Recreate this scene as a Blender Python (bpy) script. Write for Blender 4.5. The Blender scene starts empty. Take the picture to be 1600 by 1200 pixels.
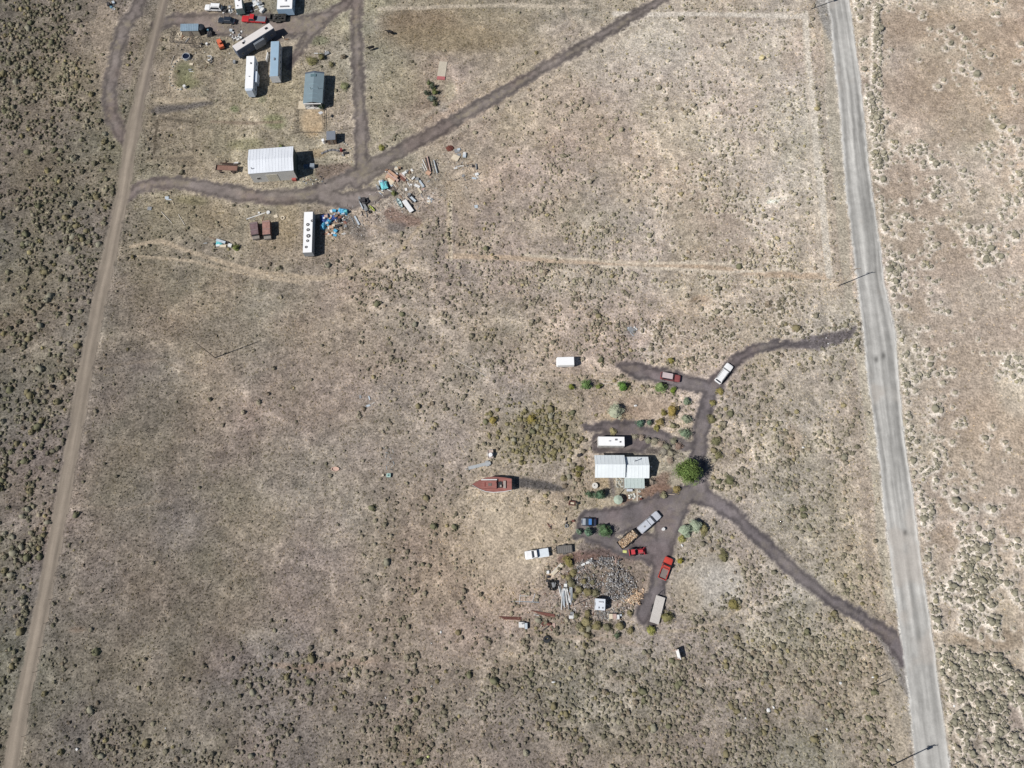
import bpy, math, random
import numpy as np
from mathutils import Vector, Matrix
R = math.radians
# ------------------------------------------------------------------ camera, light, exposure
FPX, TILT, ALT = 1110.0, R(16.3), 172.0          # drone camera: focal length in photo pixels, tilt from straight down, height
S = bpy.context.scene
cam = bpy.data.objects.new('camera', bpy.data.cameras.new('camera'))
S.collection.objects.link(cam)
cam.location = (0, 0, ALT); cam.rotation_euler = (TILT, 0, 0)
cam.data.sensor_width = 36; cam.data.lens = 36*FPX/1600
cam.data.clip_start = 1; cam.data.clip_end = 9000
S.camera = cam
SUN_EL, SUN_AZ = R(46), R(202.5)                 # the sun stands to the lower left of the picture
sd = Vector((math.cos(SUN_EL)*math.cos(SUN_AZ), math.cos(SUN_EL)*math.sin(SUN_AZ), math.sin(SUN_EL)))
W_ = bpy.data.worlds.new('World'); S.world = W_; W_.use_nodes = True
nt = W_.node_tree; nt.nodes.clear()
sky = nt.nodes.new('ShaderNodeTexSky'); sky.sky_type = 'NISHITA'; sky.sun_disc = False
sky.sun_elevation = SUN_EL; sky.sun_rotation = R(90)-SUN_AZ; sky.altitude = 1300; sky.dust_density = 1.0
bg = nt.nodes.new('ShaderNodeBackground'); bg.inputs[1].default_value = 0.05
wo = nt.nodes.new('ShaderNodeOutputWorld')
nt.links.new(sky.outputs[0], bg.inputs[0]); nt.links.new(bg.outputs[0], wo.inputs[0])
sl = bpy.data.lights.new('sun', 'SUN'); sl.energy = 4.8; sl.angle = R(0.5); sl.color = (1, .965, .92)
so = bpy.data.objects.new('sun', sl); S.collection.objects.link(so)
so.rotation_euler = sd.to_track_quat('Z', 'Y').to_euler(); so.location = (0, 0, 60)
S.view_settings.view_transform = 'Standard'; S.view_settings.look = 'None'
S.view_settings.exposure = 0.0; S.view_settings.gamma = 1; S.view_settings.use_curve_mapping = False
S.render.engine = 'CYCLES'; S.render.resolution_x = 1024; S.render.resolution_y = 768
S.cycles.max_bounces = 4; S.cycles.diffuse_bounces = 2; S.cycles.transparent_max_bounces = 4
KALB = 1.17                                      # picture brightness of a white horizontal surface

# ------------------------------------------------------------------ helpers
CT_, ST_ = math.cos(TILT), math.sin(TILT)
def W(px, py, z=0.0):                            # the place on the ground (or at height z) seen at a photo pixel
    u = (px-800)/FPX; v = (600-py)/FPX
    t = (ALT-z)/(CT_-v*ST_)
    return Vector((u*t, (v*CT_+ST_)*t, z))
def PXY(x, y, z=0):
    Z = z-ALT; yc = y*CT_+Z*ST_; zc = -y*ST_+Z*CT_
    return 800+FPX*x/-zc, 600-FPX*yc/-zc
def lin(c):
    c = np.asarray(c, float)/255.0
    return np.where(c <= .04045, c/12.92, ((c+.055)/1.055)**2.4)
def alb(c, k=None): return np.clip(lin(c)/(k or KALB), 0, .85)
class NP: pass
def _hash(ix, iy, seed):
    n = (ix.astype(np.int64)*374761393 + iy.astype(np.int64)*668265263 + seed*1442695041) & 0xffffffff
    n = ((n ^ (n >> 13))*1274126177) & 0xffffffff
    return ((n ^ (n >> 16)) & 0xffff)/65535.0
def vn(x, y, s, seed=0):
    x = np.asarray(x, float)/s; y = np.asarray(y, float)/s
    ix = np.floor(x); iy = np.floor(y); fx = x-ix; fy = y-iy
    fx = fx*fx*(3-2*fx); fy = fy*fy*(3-2*fy)
    a = _hash(ix, iy, seed); b = _hash(ix+1, iy, seed); c = _hash(ix, iy+1, seed); d = _hash(ix+1, iy+1, seed)
    return (a*(1-fx)+b*fx)*(1-fy)+(c*(1-fx)+d*fx)*fy
def fbm(x, y, s, seed=0, o=4):
    t = 0; a = 1; tot = 0
    for i in range(o):
        t = t+a*vn(x, y, s/(2**i), seed+i*17); tot += a; a *= .55
    return t/tot
col = bpy.data.collections.new('scene'); S.collection.children.link(col)
def link(o): col.objects.link(o); return o
MATS = {}
def mat(key, c, rough=.7, metal=0.0, var=.12, vs=1.5, bump=0, spec=.4, streak=None, emit=None):
    """procedural paint/wood/metal: base colour given as seen in sun, broken up by two noises"""
    if key in MATS: return MATS[key]
    m = bpy.data.materials.new(key); m.use_nodes = True; n = m.node_tree; b = n.nodes['Principled BSDF']
    a = alb(c); b.inputs['Roughness'].default_value = rough; b.inputs['Metallic'].default_value = metal
    b.inputs['Specular IOR Level'].default_value = spec
    tc = n.nodes.new('ShaderNodeTexCoord'); nz = n.nodes.new('ShaderNodeTexNoise'); nz.inputs['Scale'].default_value = vs
    nz.inputs['Detail'].default_value = 5; nz.inputs['Roughness'].default_value = .65
    src = tc.outputs['Object']
    if streak:
        mp = n.nodes.new('ShaderNodeMapping'); mp.inputs['Scale'].default_value = streak
        n.links.new(src, mp.inputs[0]); src = mp.outputs[0]
    n.links.new(src, nz.inputs['Vector'])
    rp = n.nodes.new('ShaderNodeValToRGB'); rp.color_ramp.elements[0].position = .3; rp.color_ramp.elements[1].position = .7
    rp.color_ramp.elements[0].color = (*np.clip(a*(1-var), 0, 1), 1); rp.color_ramp.elements[1].color = (*np.clip(a*(1+var*.7), 0, .9), 1)
    n.links.new(nz.outputs['Fac'], rp.inputs[0]); n.links.new(rp.outputs[0], b.inputs['Base Color'])
    if bump:
        bp = n.nodes.new('ShaderNodeBump'); bp.inputs['Strength'].default_value = .6; bp.inputs['Distance'].default_value = bump
        n.links.new(nz.outputs['Fac'], bp.inputs['Height']); n.links.new(bp.outputs[0], b.inputs['Normal'])
    MATS[key] = m; return m
def attrmat(key, rough=.9, amp=.25, s1=2.6, s2=.55, bump=.04, trans=0):
    m = bpy.data.materials.new(key); m.use_nodes = True; n = m.node_tree; b = n.nodes['Principled BSDF']
    b.inputs['Roughness'].default_value = rough; b.inputs['Specular IOR Level'].default_value = .15
    at = n.nodes.new('ShaderNodeAttribute'); at.attribute_name = 'col'
    if amp <= 0:
        n.links.new(at.outputs['Color'], b.inputs['Base Color']); return m
    tc = n.nodes.new('ShaderNodeTexCoord')
    out = None
    for s, lo, hi, r in ((s1, 1-amp, 1+amp, .75), (s2, 1-amp*.5, 1+amp*.5, .6)):
        nz = n.nodes.new('ShaderNodeTexNoise'); nz.inputs['Scale'].default_value = s; nz.inputs['Detail'].default_value = 4
        nz.inputs['Roughness'].default_value = r; n.links.new(tc.outputs['Object'], nz.inputs['Vector'])
        mr = n.nodes.new('ShaderNodeMapRange'); mr.inputs[1].default_value = .32; mr.inputs[2].default_value = .68
        mr.inputs[3].default_value = lo; mr.inputs[4].default_value = hi
        n.links.new(nz.outputs['Fac'], mr.inputs[0])
        if out is None: out = mr.outputs[0]; first = nz
        else:
            mu = n.nodes.new('ShaderNodeMath'); mu.operation = 'MULTIPLY'
            n.links.new(out, mu.inputs[0]); n.links.new(mr.outputs[0], mu.inputs[1]); out = mu.outputs[0]
    vm = n.nodes.new('ShaderNodeVectorMath'); vm.operation = 'SCALE'
    n.links.new(at.outputs['Color'], vm.inputs[0]); n.links.new(out, vm.inputs['Scale'])
    n.links.new(vm.outputs[0], b.inputs['Base Color'])
    if bump:
        bp = n.nodes.new('ShaderNodeBump'); bp.inputs['Distance'].default_value = bump; bp.inputs['Strength'].default_value = .8
        n.links.new(first.outputs['Fac'], bp.inputs['Height']); n.links.new(bp.outputs[0], b.inputs['Normal'])
    return m
def npmesh(name, V, F, C=None, smooth=False):
    """mesh from numpy arrays, F (n,3) or (n,4); C per vertex linear colour"""
    me = bpy.data.meshes.new(name); V = np.asarray(V, np.float32); F = np.asarray(F, np.int32); k = F.shape[1]
    me.vertices.add(len(V)); me.vertices.foreach_set('co', V.ravel())
    me.loops.add(F.size); me.loops.foreach_set('vertex_index', F.ravel())
    me.polygons.add(len(F)); me.polygons.foreach_set('loop_start', np.arange(0, F.size, k, dtype=np.int32))
    if smooth: me.polygons.foreach_set('use_smooth', np.ones(len(F), bool))
    if C is not None:
        a = me.color_attributes.new('col', 'FLOAT_COLOR', 'POINT')
        a.data.foreach_set('color', np.concatenate([C, np.ones((len(C), 1))], 1).astype(np.float32).ravel())
    me.update(calc_edges=True); me.validate(); return me
def tag(o, label=None, cat=None, group=None, kind=None):
    if label: o['label'] = label
    if cat: o['category'] = cat
    if group: o['group'] = group
    if kind: o['kind'] = kind
    return o
def thing(name, label, cat, loc, rz=0, group=None):
    o = bpy.data.objects.new(name, None); o.empty_display_size = .5; link(o)
    o.location = loc; o.rotation_euler = (0, 0, rz); return tag(o, label, cat, group)
class MB:
    def __init__(s): s.v = []; s.f = []
    def add(s, vs, fs):
        n = len(s.v); s.v += [tuple(v) for v in vs]; s.f += [tuple(i+n for i in f) for f in fs]; return s
    def box(s, x0, x1, y0, y1, z0, z1, M=None):
        vs = [Vector((x, y, z)) for z in (z0, z1) for x, y in ((x0, y0), (x1, y0), (x1, y1), (x0, y1))]
        if M: vs = [M @ v for v in vs]
        return s.add(vs, [(3, 2, 1, 0), (4, 5, 6, 7), (0, 1, 5, 4), (1, 2, 6, 5), (2, 3, 7, 6), (3, 0, 4, 7)])
    def obox(s, c, d, rz=0, ry=0, rx=0):
        M = Matrix.Translation(c) @ Matrix.Rotation(rz, 4, 'Z') @ Matrix.Rotation(ry, 4, 'Y') @ Matrix.Rotation(rx, 4, 'X')
        return s.box(-d[0]/2, d[0]/2, -d[1]/2, d[1]/2, -d[2]/2, d[2]/2, M)
    def cyl(s, p0, p1, r0, r1=None, n=10, caps=True):
        p0 = Vector(p0); p1 = Vector(p1); r1 = r0 if r1 is None else r1
        q = (p1-p0).to_track_quat('Z', 'Y'); vs = []
        for p, r in ((p0, r0), (p1, r1)):
            for i in range(n): vs.append(p+q @ Vector((r*math.cos(2*math.pi*i/n), r*math.sin(2*math.pi*i/n), 0)))
        fs = [(i, (i+1) % n, n+(i+1) % n, n+i) for i in range(n)]
        if caps: fs += [tuple(range(n-1, -1, -1)), tuple(range(n, 2*n))]
        return s.add(vs, fs)
    def ring(s, c, r0, r1, z0, z1, n=20):
        vs = []; cx, cy = c
        for i in range(n):
            a = 2*math.pi*i/n
            for r, z in ((r1, z0), (r1, z1), (r0, z1), (r0, z0)): vs.append((cx+r*math.cos(a), cy+r*math.sin(a), z))
        return s.add(vs, [(4*i+j, 4*((i+1) % n)+j, 4*((i+1) % n)+(j+1) % 4, 4*i+(j+1) % 4) for i in range(n) for j in range(4)])
    def tyre(s, c, R1, w, n=14):                 # lies along local y, c = centre
        s.cyl((c[0], c[1]-w/2, c[2]), (c[0], c[1]+w/2, c[2]), R1, n=n); return s
    def loft(s, secs, caps=True):                # secs: lists of equally many points
        k = len(secs[0]); vs = [p for q in secs for p in q]; fs = []
        for a in range(len(secs)-1):
            for i in range(k): fs.append((a*k+i, a*k+(i+1) % k, (a+1)*k+(i+1) % k, (a+1)*k+i))
        if caps: fs += [tuple(range(k-1, -1, -1)), tuple((len(secs)-1)*k+i for i in range(k))]
        return s.add(vs, fs)
    def prism(s, poly, z0, z1):
        n = len(poly)
        return s.add([(x, y, z0) for x, y in poly]+[(x, y, z1) for x, y in poly],
                     [tuple(range(n-1, -1, -1)), tuple(range(n, 2*n))]+[(i, (i+1) % n, n+(i+1) % n, n+i) for i in range(n)])
    def blob(s, c, d, n=8, m=5, jit=.15, seed=1, flat=False):
        rr = random.Random(seed); vs = []; fs = []
        for j in range(m+1):
            ph = (math.pi/2 if flat else math.pi)*j/m
            for i in range(n):
                a = 2*math.pi*i/n; k = 1+rr.uniform(-jit, jit)
                vs.append((c[0]+d[0]*k*math.sin(ph)*math.cos(a), c[1]+d[1]*k*math.sin(ph)*math.sin(a), c[2]+d[2]*k*math.cos(ph)))
        for j in range(m):
            for i in range(n): fs.append((j*n+i, (j+1)*n+i, (j+1)*n+(i+1) % n, j*n+(i+1) % n))
        return s.add(vs, fs)
    def slab(s, q, t=.02, inset=.1, lift=.01):   # thin panel lying on the quad q (4 points), inset from its edges
        q = [Vector(p) for p in q]; c = sum(q, Vector())/4; nrm = (q[1]-q[0]).cross(q[3]-q[0]).normalized()
        p = [c+(v-c)*(1-inset) for v in q]
        return s.add([v+nrm*lift for v in p]+[v+nrm*(lift+t) for v in p], [(3, 2, 1, 0), (4, 5, 6, 7), (0, 1, 5, 4), (1, 2, 6, 5), (2, 3, 7, 6), (3, 0, 4, 7)])
    def mesh(s, name):
        me = bpy.data.meshes.new(name); me.from_pydata([tuple(v) for v in s.v], [], s.f); me.update(); return me
def part(name, mb, m, parent, label=None, smooth=False, bevel=0, kind=None):
    o = bpy.data.objects.new(name, mb.mesh(name)); link(o); o.data.materials.append(m)
    if smooth: o.data.polygons.foreach_set('use_smooth', [True]*len(o.data.polygons))
    if bevel:
        b = o.modifiers.new('bevel', 'BEVEL'); b.width = bevel; b.segments = 2; b.limit_method = 'ANGLE'
    if parent: o.parent = parent
    if label: o['label'] = label
    if kind: o['kind'] = kind
    return o
def single(name, mb, m, label, cat, loc, rz=0, group=None, **k):
    o = part(name, mb, m, None, **k); o.location = loc; o.rotation_euler = (0, 0, rz); return tag(o, label, cat, group)
def line(pa, pb, z=0):                           # rear pixel, front pixel -> centre on ground, heading, length
    a = W(*pa, z); b = W(*pb, z); d = b-a; c = (a+b)/2; c.z = 0
    return c, math.atan2(d.y, d.x), d.length
# ------------------------------------------------------------------ the ground: colours, tracks, vegetation cover
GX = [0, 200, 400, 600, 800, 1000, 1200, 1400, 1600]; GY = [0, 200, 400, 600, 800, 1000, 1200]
GC = np.array([  # dark west to pale east: soil tone plus sun-and-view brightness painted in
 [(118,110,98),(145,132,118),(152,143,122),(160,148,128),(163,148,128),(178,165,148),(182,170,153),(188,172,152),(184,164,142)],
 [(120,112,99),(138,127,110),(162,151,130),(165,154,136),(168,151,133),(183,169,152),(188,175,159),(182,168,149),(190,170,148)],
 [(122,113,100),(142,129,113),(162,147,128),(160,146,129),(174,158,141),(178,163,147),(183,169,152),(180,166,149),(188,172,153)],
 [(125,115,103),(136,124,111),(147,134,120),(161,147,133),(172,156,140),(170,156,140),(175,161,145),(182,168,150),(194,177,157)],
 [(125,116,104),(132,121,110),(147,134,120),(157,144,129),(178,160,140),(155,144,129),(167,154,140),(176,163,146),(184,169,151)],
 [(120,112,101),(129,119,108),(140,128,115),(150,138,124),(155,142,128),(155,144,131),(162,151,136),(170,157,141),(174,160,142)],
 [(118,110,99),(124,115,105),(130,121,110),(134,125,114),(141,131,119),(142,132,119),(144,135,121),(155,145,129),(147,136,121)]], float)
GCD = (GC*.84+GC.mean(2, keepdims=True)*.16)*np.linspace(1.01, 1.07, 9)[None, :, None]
GD = np.array([
 [.15,.05,.01,.02,.03,.03,.04,.04,.04],
 [.15,.08,.01,.02,.02,.09,.13,.05,.04],
 [.15,.06,.03,.05,.16,.17,.16,.06,.06],
 [.13,.012,.02,.07,.16,.22,.20,.08,.06],
 [.12,.006,.01,.05,.10,.14,.24,.12,.08],
 [.10,.012,.01,.08,.13,.18,.25,.16,.10],
 [.09,.11,.14,.22,.24,.24,.24,.18,.20]])
def bil(T, px, py):
    x = np.clip(np.asarray(px)/200.0, 0, 7.999); y = np.clip(np.asarray(py)/200.0, 0, 5.999)
    ix = x.astype(int); iy = y.astype(int); fx = x-ix; fy = y-iy
    if T.ndim == 3: fx = fx[..., None]; fy = fy[..., None]
    return (T[iy, ix]*(1-fx)+T[iy, ix+1]*fx)*(1-fy)+(T[iy+1, ix]*(1-fx)+T[iy+1, ix+1]*fx)*fy
RL = np.array([(-400,1235),(0,1292),(37,1299),(112,1306),(187,1314),(300,1322),(375,1332),(440,1340),(525,1350),(600,1357),(682,1370),(770,1379),(900,1394),(1012,1410),(1080,1420),(1200,1431),(1500,1462)], float)
RR = np.array([(-400,1268),(0,1326),(67,1335),(135,1345),(215,1352),(300,1362),(362,1372),(440,1381),(517,1398),(600,1405),(682,1412),(770,1425),(900,1442),(1020,1460),(1112,1472),(1200,1484),(1500,1530)], float)
LC = np.array([(-400,338,12),(-60,268,13),(0,257,15),(60,241,15),(110,229,16),(150,220,19),(200,209,26),(250,200,20),(300,193,21),(350,181,21),(400,171,22),(475,155,22),(550,140,22),(600,131,23),(700,114,24),(800,95,24),(900,76,24),(1000,55,25),(1100,35,25),(1200,17,26),(1500,-48,30)], float)
def rcross(px, py):
    l = np.interp(py, RL[:, 0], RL[:, 1]); r = np.interp(py, RR[:, 0], RR[:, 1]); return (px-l)/(r-l), (r-l)
def lcross(px, py):
    c = np.interp(py, LC[:, 0], LC[:, 1]); w = np.interp(py, LC[:, 0], LC[:, 2]); return (px-c)/w+.5, w
DRN = [  # cinder drives of the upper left place: x, y, width in photo pixels
 [(196,308,14),(215,294,16),(240,286,18),(275,284,19),(320,292,20),(370,303,22),(420,309,22),(480,306,24),(530,288,24),(565,268,24),(610,244,20),(680,206,20),(760,161,18),(850,106,17),(930,60,15),(1000,20,14),(1050,-12,14),(1130,-60,14)],
 [(566,262,22),(564,200,19),(562,150,17),(559,100,17),(557,50,17),(556,0,18),(560,-40,18)],
 [(244,40,16),(270,30,15),(320,34,28),(370,42,38),(420,44,40),(470,40,30),(510,26,17),(535,10,14),(556,-12,14)],
 [(496,38,22),(478,62,15),(460,88,11),(452,108,8)],
 [(236,-30,17),(216,12,18),(192,48,22),(180,90,21),(170,140,20),(174,180,22),(194,215,22)],
 [(505,306,26),(540,314,26),(580,306,24),(612,296,12)], [(555,285,20),(590,268,14),(614,262,9)]]
DRN = [[(x, y, w*1.16) for x, y, w in n_] for n_ in DRN]
DRS = [  # cinder drives of the lower right place
 [(966,572,10),(990,578,24),(1030,588,27),(1075,598,25),(1108,605,26)],
 [(1255,537,8),(1215,538,13),(1180,546,17),(1152,562,20),(1130,585,24),(1112,605,27),(1101,640,25),(1094,680,26),(1090,720,27),(1092,765,30)],
 [(1085,772,30),(1115,784,28),(1150,806,24),(1200,855,23),(1250,900,22),(1300,938,21),(1350,967,20),(1390,992,22),(1412,1018,30)],
 [(915,668,8),(945,668,20),(990,672,28),(1030,682,22),(1065,694,18),(1095,700,18)],
 [(900,836,8),(925,822,50),(965,815,44),(1010,800,44),(1060,780,36),(1092,765,30)],
 [(1060,785,40),(1040,820,46),(1036,870,30),(1030,915,26),(1022,950,32),(1018,978,14)],
 [(925,838,20),(960,850,26),(1005,868,20),(1035,880,20)],
 [(1005,962,26),(1012,940,26)],
 [(940,690,30),(965,690,38),(995,690,40),(1010,690,18)], [(985,838,24),(1015,848,36),(1032,860,30)], [(1385,990,22),(1404,1010,34),(1412,1036,14)]]
FADE = [  # thinner spreads of cinder and dirt painted into the soil: points, colour, strength
 ([(238,172,10),(262,169,12),(290,168,9),(330,160,6)], (105,100,98), .8), ([(808,752,16),(850,760,15),(880,764,8)], (98,94,92), .95),
 ([(875,872,12),(910,869,20),(960,866,22),(985,868,22)], (118,94,88), .8), ([(985,880,34),(1005,905,40),(1000,925,26)], (132,120,110), .6), ([(915,852,20),(960,866,16)], (112,102,100), .6), ([(1000,775,18),(1040,765,20)], (128,98,84), .6),
 ([(968,782,14),(985,778,10)], (132,96,84), .6), ([(955,745,6),(960,775,6)], (110,104,104), .8),
 ([(612,335,20),(635,345,22),(655,345,12)], (132,108,98), .65), ([(612,358,16),(628,354,14)], (112,106,104), .6),
 ([(1010,905,8),(1002,925,12)], (170,152,138), .6), ([(1030,795,40),(1060,790,40)], (125,110,108), .4),
 ([(1385,995,30),(1412,1045,26),(1424,1090,10)], (132,128,126), .75), ([(1256,533,18),(1278,534,26),(1300,528,24),(1322,522,20),(1336,512,8)], (108,102,104), .92), ([(1225,540,16),(1260,536,12)], (112,106,106), .6), ([(1018,765,26),(1040,745,16)], (136,112,100), .6), ([(900,900,50),(940,905,70),(975,905,60)], (136,124,114), .5),
 ([(930,702,8),(1000,702,14),(1050,704,8)], (110,102,98), .9), ([(450,100,14),(462,84,12)], (110,105,104), .6),
 ([(540,345,22),(560,365,26)], (120,114,108), .6), ([(500,270,22),(540,270,30)], (122,106,98), .7),
 ([(1284,-10,30),(1290,20,22),(1300,60,10)], (150,148,145), .8), ([(930,985,8),(985,1000,8)], (165,150,135), .5)]
TRK = [  # pale wheel tracks, trails, sandy borders
 ([(205,385,3),(250,375,5),(300,395,5),(400,425,5),(500,435,6),(560,425,5),(620,395,4),(660,350,3)], (184,168,146), .7),
 ([(210,400,2),(300,408,3),(400,432,4),(470,441,4)], (188,172,150), .6),
 ([(570,350,2),(610,362,3),(645,385,3),(640,410,3)], (180,164,144), .6),
 ([(700,400,6),(800,403,6),(900,408,6),(1000,412,6),(1100,417,7),(1200,428,8),(1290,432,8)], (190,170,148), .75),
 ([(820,398,2),(900,404,2),(1000,412,2),(1140,411,2)], (208,195,176), .8), ([(940,416,2),(1060,421,2),(1140,425,2),(1230,421,2)], (210,198,180), .8),
 ([(1258,20,8),(1262,90,8),(1268,150,8),(1278,250,8),(1286,330,9),(1296,430,9)], (212,203,189), .85), ([(704,300,4),(703,350,4),(705,405,4)], (205,192,172), .9), ([(960,22,5),(1100,22,5),(1255,25,5)], (212,203,190), .8),
 ([(1276,20,6),(1283,150,7),(1293,260,8),(1302,340,8),(1312,430,8)], (168,156,143), .45),
 ([(1256,60,2),(1262,150,2),(1270,260,2),(1280,400,2)], (205,193,176), .6), ([(1268,250,2),(1274,320,2),(1284,430,2)], (205,193,176), .6),
 ([(1292,40,12),(1304,200,13),(1318,380,14),(1328,480,10)], (176,168,152), .6),
 ([(1345,560,12),(1365,700,10),(1378,850,12),(1392,950,12)], (186,178,160), .6), ([(1330,600,12),(1350,760,12),(1362,900,12)], (158,146,132), .4),
 ([(1388,1080,16),(1405,1150,18),(1412,1200,18)], (180,168,150), .6),
 ([(700,300,2),(700,350,3),(704,400,3)], (188,172,150), .6), ([(706,290,20),(730,340,24),(720,390,20)], (182,165,143), .35),
 ([(590,14,3),(700,10,3),(800,8,3),(920,10,3)], (200,188,170), .6), ([(880,5,5),(900,40,4),(760,120,3),(640,190,3)], (178,164,146), .35),
 ([(880,52,2),(800,100,2),(720,150,3),(620,205,3),(580,232,3)], (176,164,148), .6), ([(1000,42,4),(930,78,5),(860,120,5),(790,165,6),(700,215,5)], (180,168,152), .5),
 ([(1160,880,3),(1170,915,3),(1158,950,3),(1120,975,3),(1070,985,3),(1030,990,3)], (182,168,148), .6), ([(1060,890,3),(1100,862,3),(1140,860,3),(1160,880,3)], (178,165,145), .5),
 ([(845,580,3),(900,590,4),(960,592,4),(1000,600,3)], (178,162,142), .5),
 ([(290,90,2.5),(280,91,2.5),(271,98,2.5),(266,112,2.5),(266,128,2.5),(274,138,2.5),(290,141,2.5)], (190,176,156), .9), ([(246,188,2),(243,212,2),(240,240,2)], (96,88,76), .9), ([(302,188,2),(302,236,2)], (100,92,80), .9), ([(256,184,1.5),(306,191,1.5)], (104,96,84), .8), ([(236,246,1.5),(300,246,1.5)], (108,100,88), .7), ([(330,190,2),(400,192,2),(440,190,2)], (140,124,108), .6), ([(345,95,10),(335,130,10),(320,180,8)], (150,138,122), .4),
 ([(240,155,4),(265,158,4),(320,155,5)], (182,168,146), .6), ([(232,200,2),(236,170,2),(300,182,2),(303,240,2),(230,250,2)], (150,138,118), .5),
 ([(166,120,14),(156,60,26),(168,20,30)], (164,150,134), .5), ([(225,60,8),(212,110,8),(204,160,5)], (142, 133, 114), .4),
 ([(590,1030,8),(480,1045,10),(430,1040,6)], (156,136,120), .5), ([(500,1020,4),(640,1038,4),(760,1040,4),(900,1050,4)], (172,158,142), .35),
 ([(820,990,4),(900,995,5),(960,1000,4),(1000,1010,3)], (178,160,142), .5), ([(560,450,3),(600,480,3),(680,490,3),(740,470,2)], (178,163,145), .4),
 ([(150,575,3),(250,560,2),(330,600,2)], (150,136,120), .3), ([(100,790,2),(200,795,2),(260,780,2)], (160,146,130), .35)]
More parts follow.
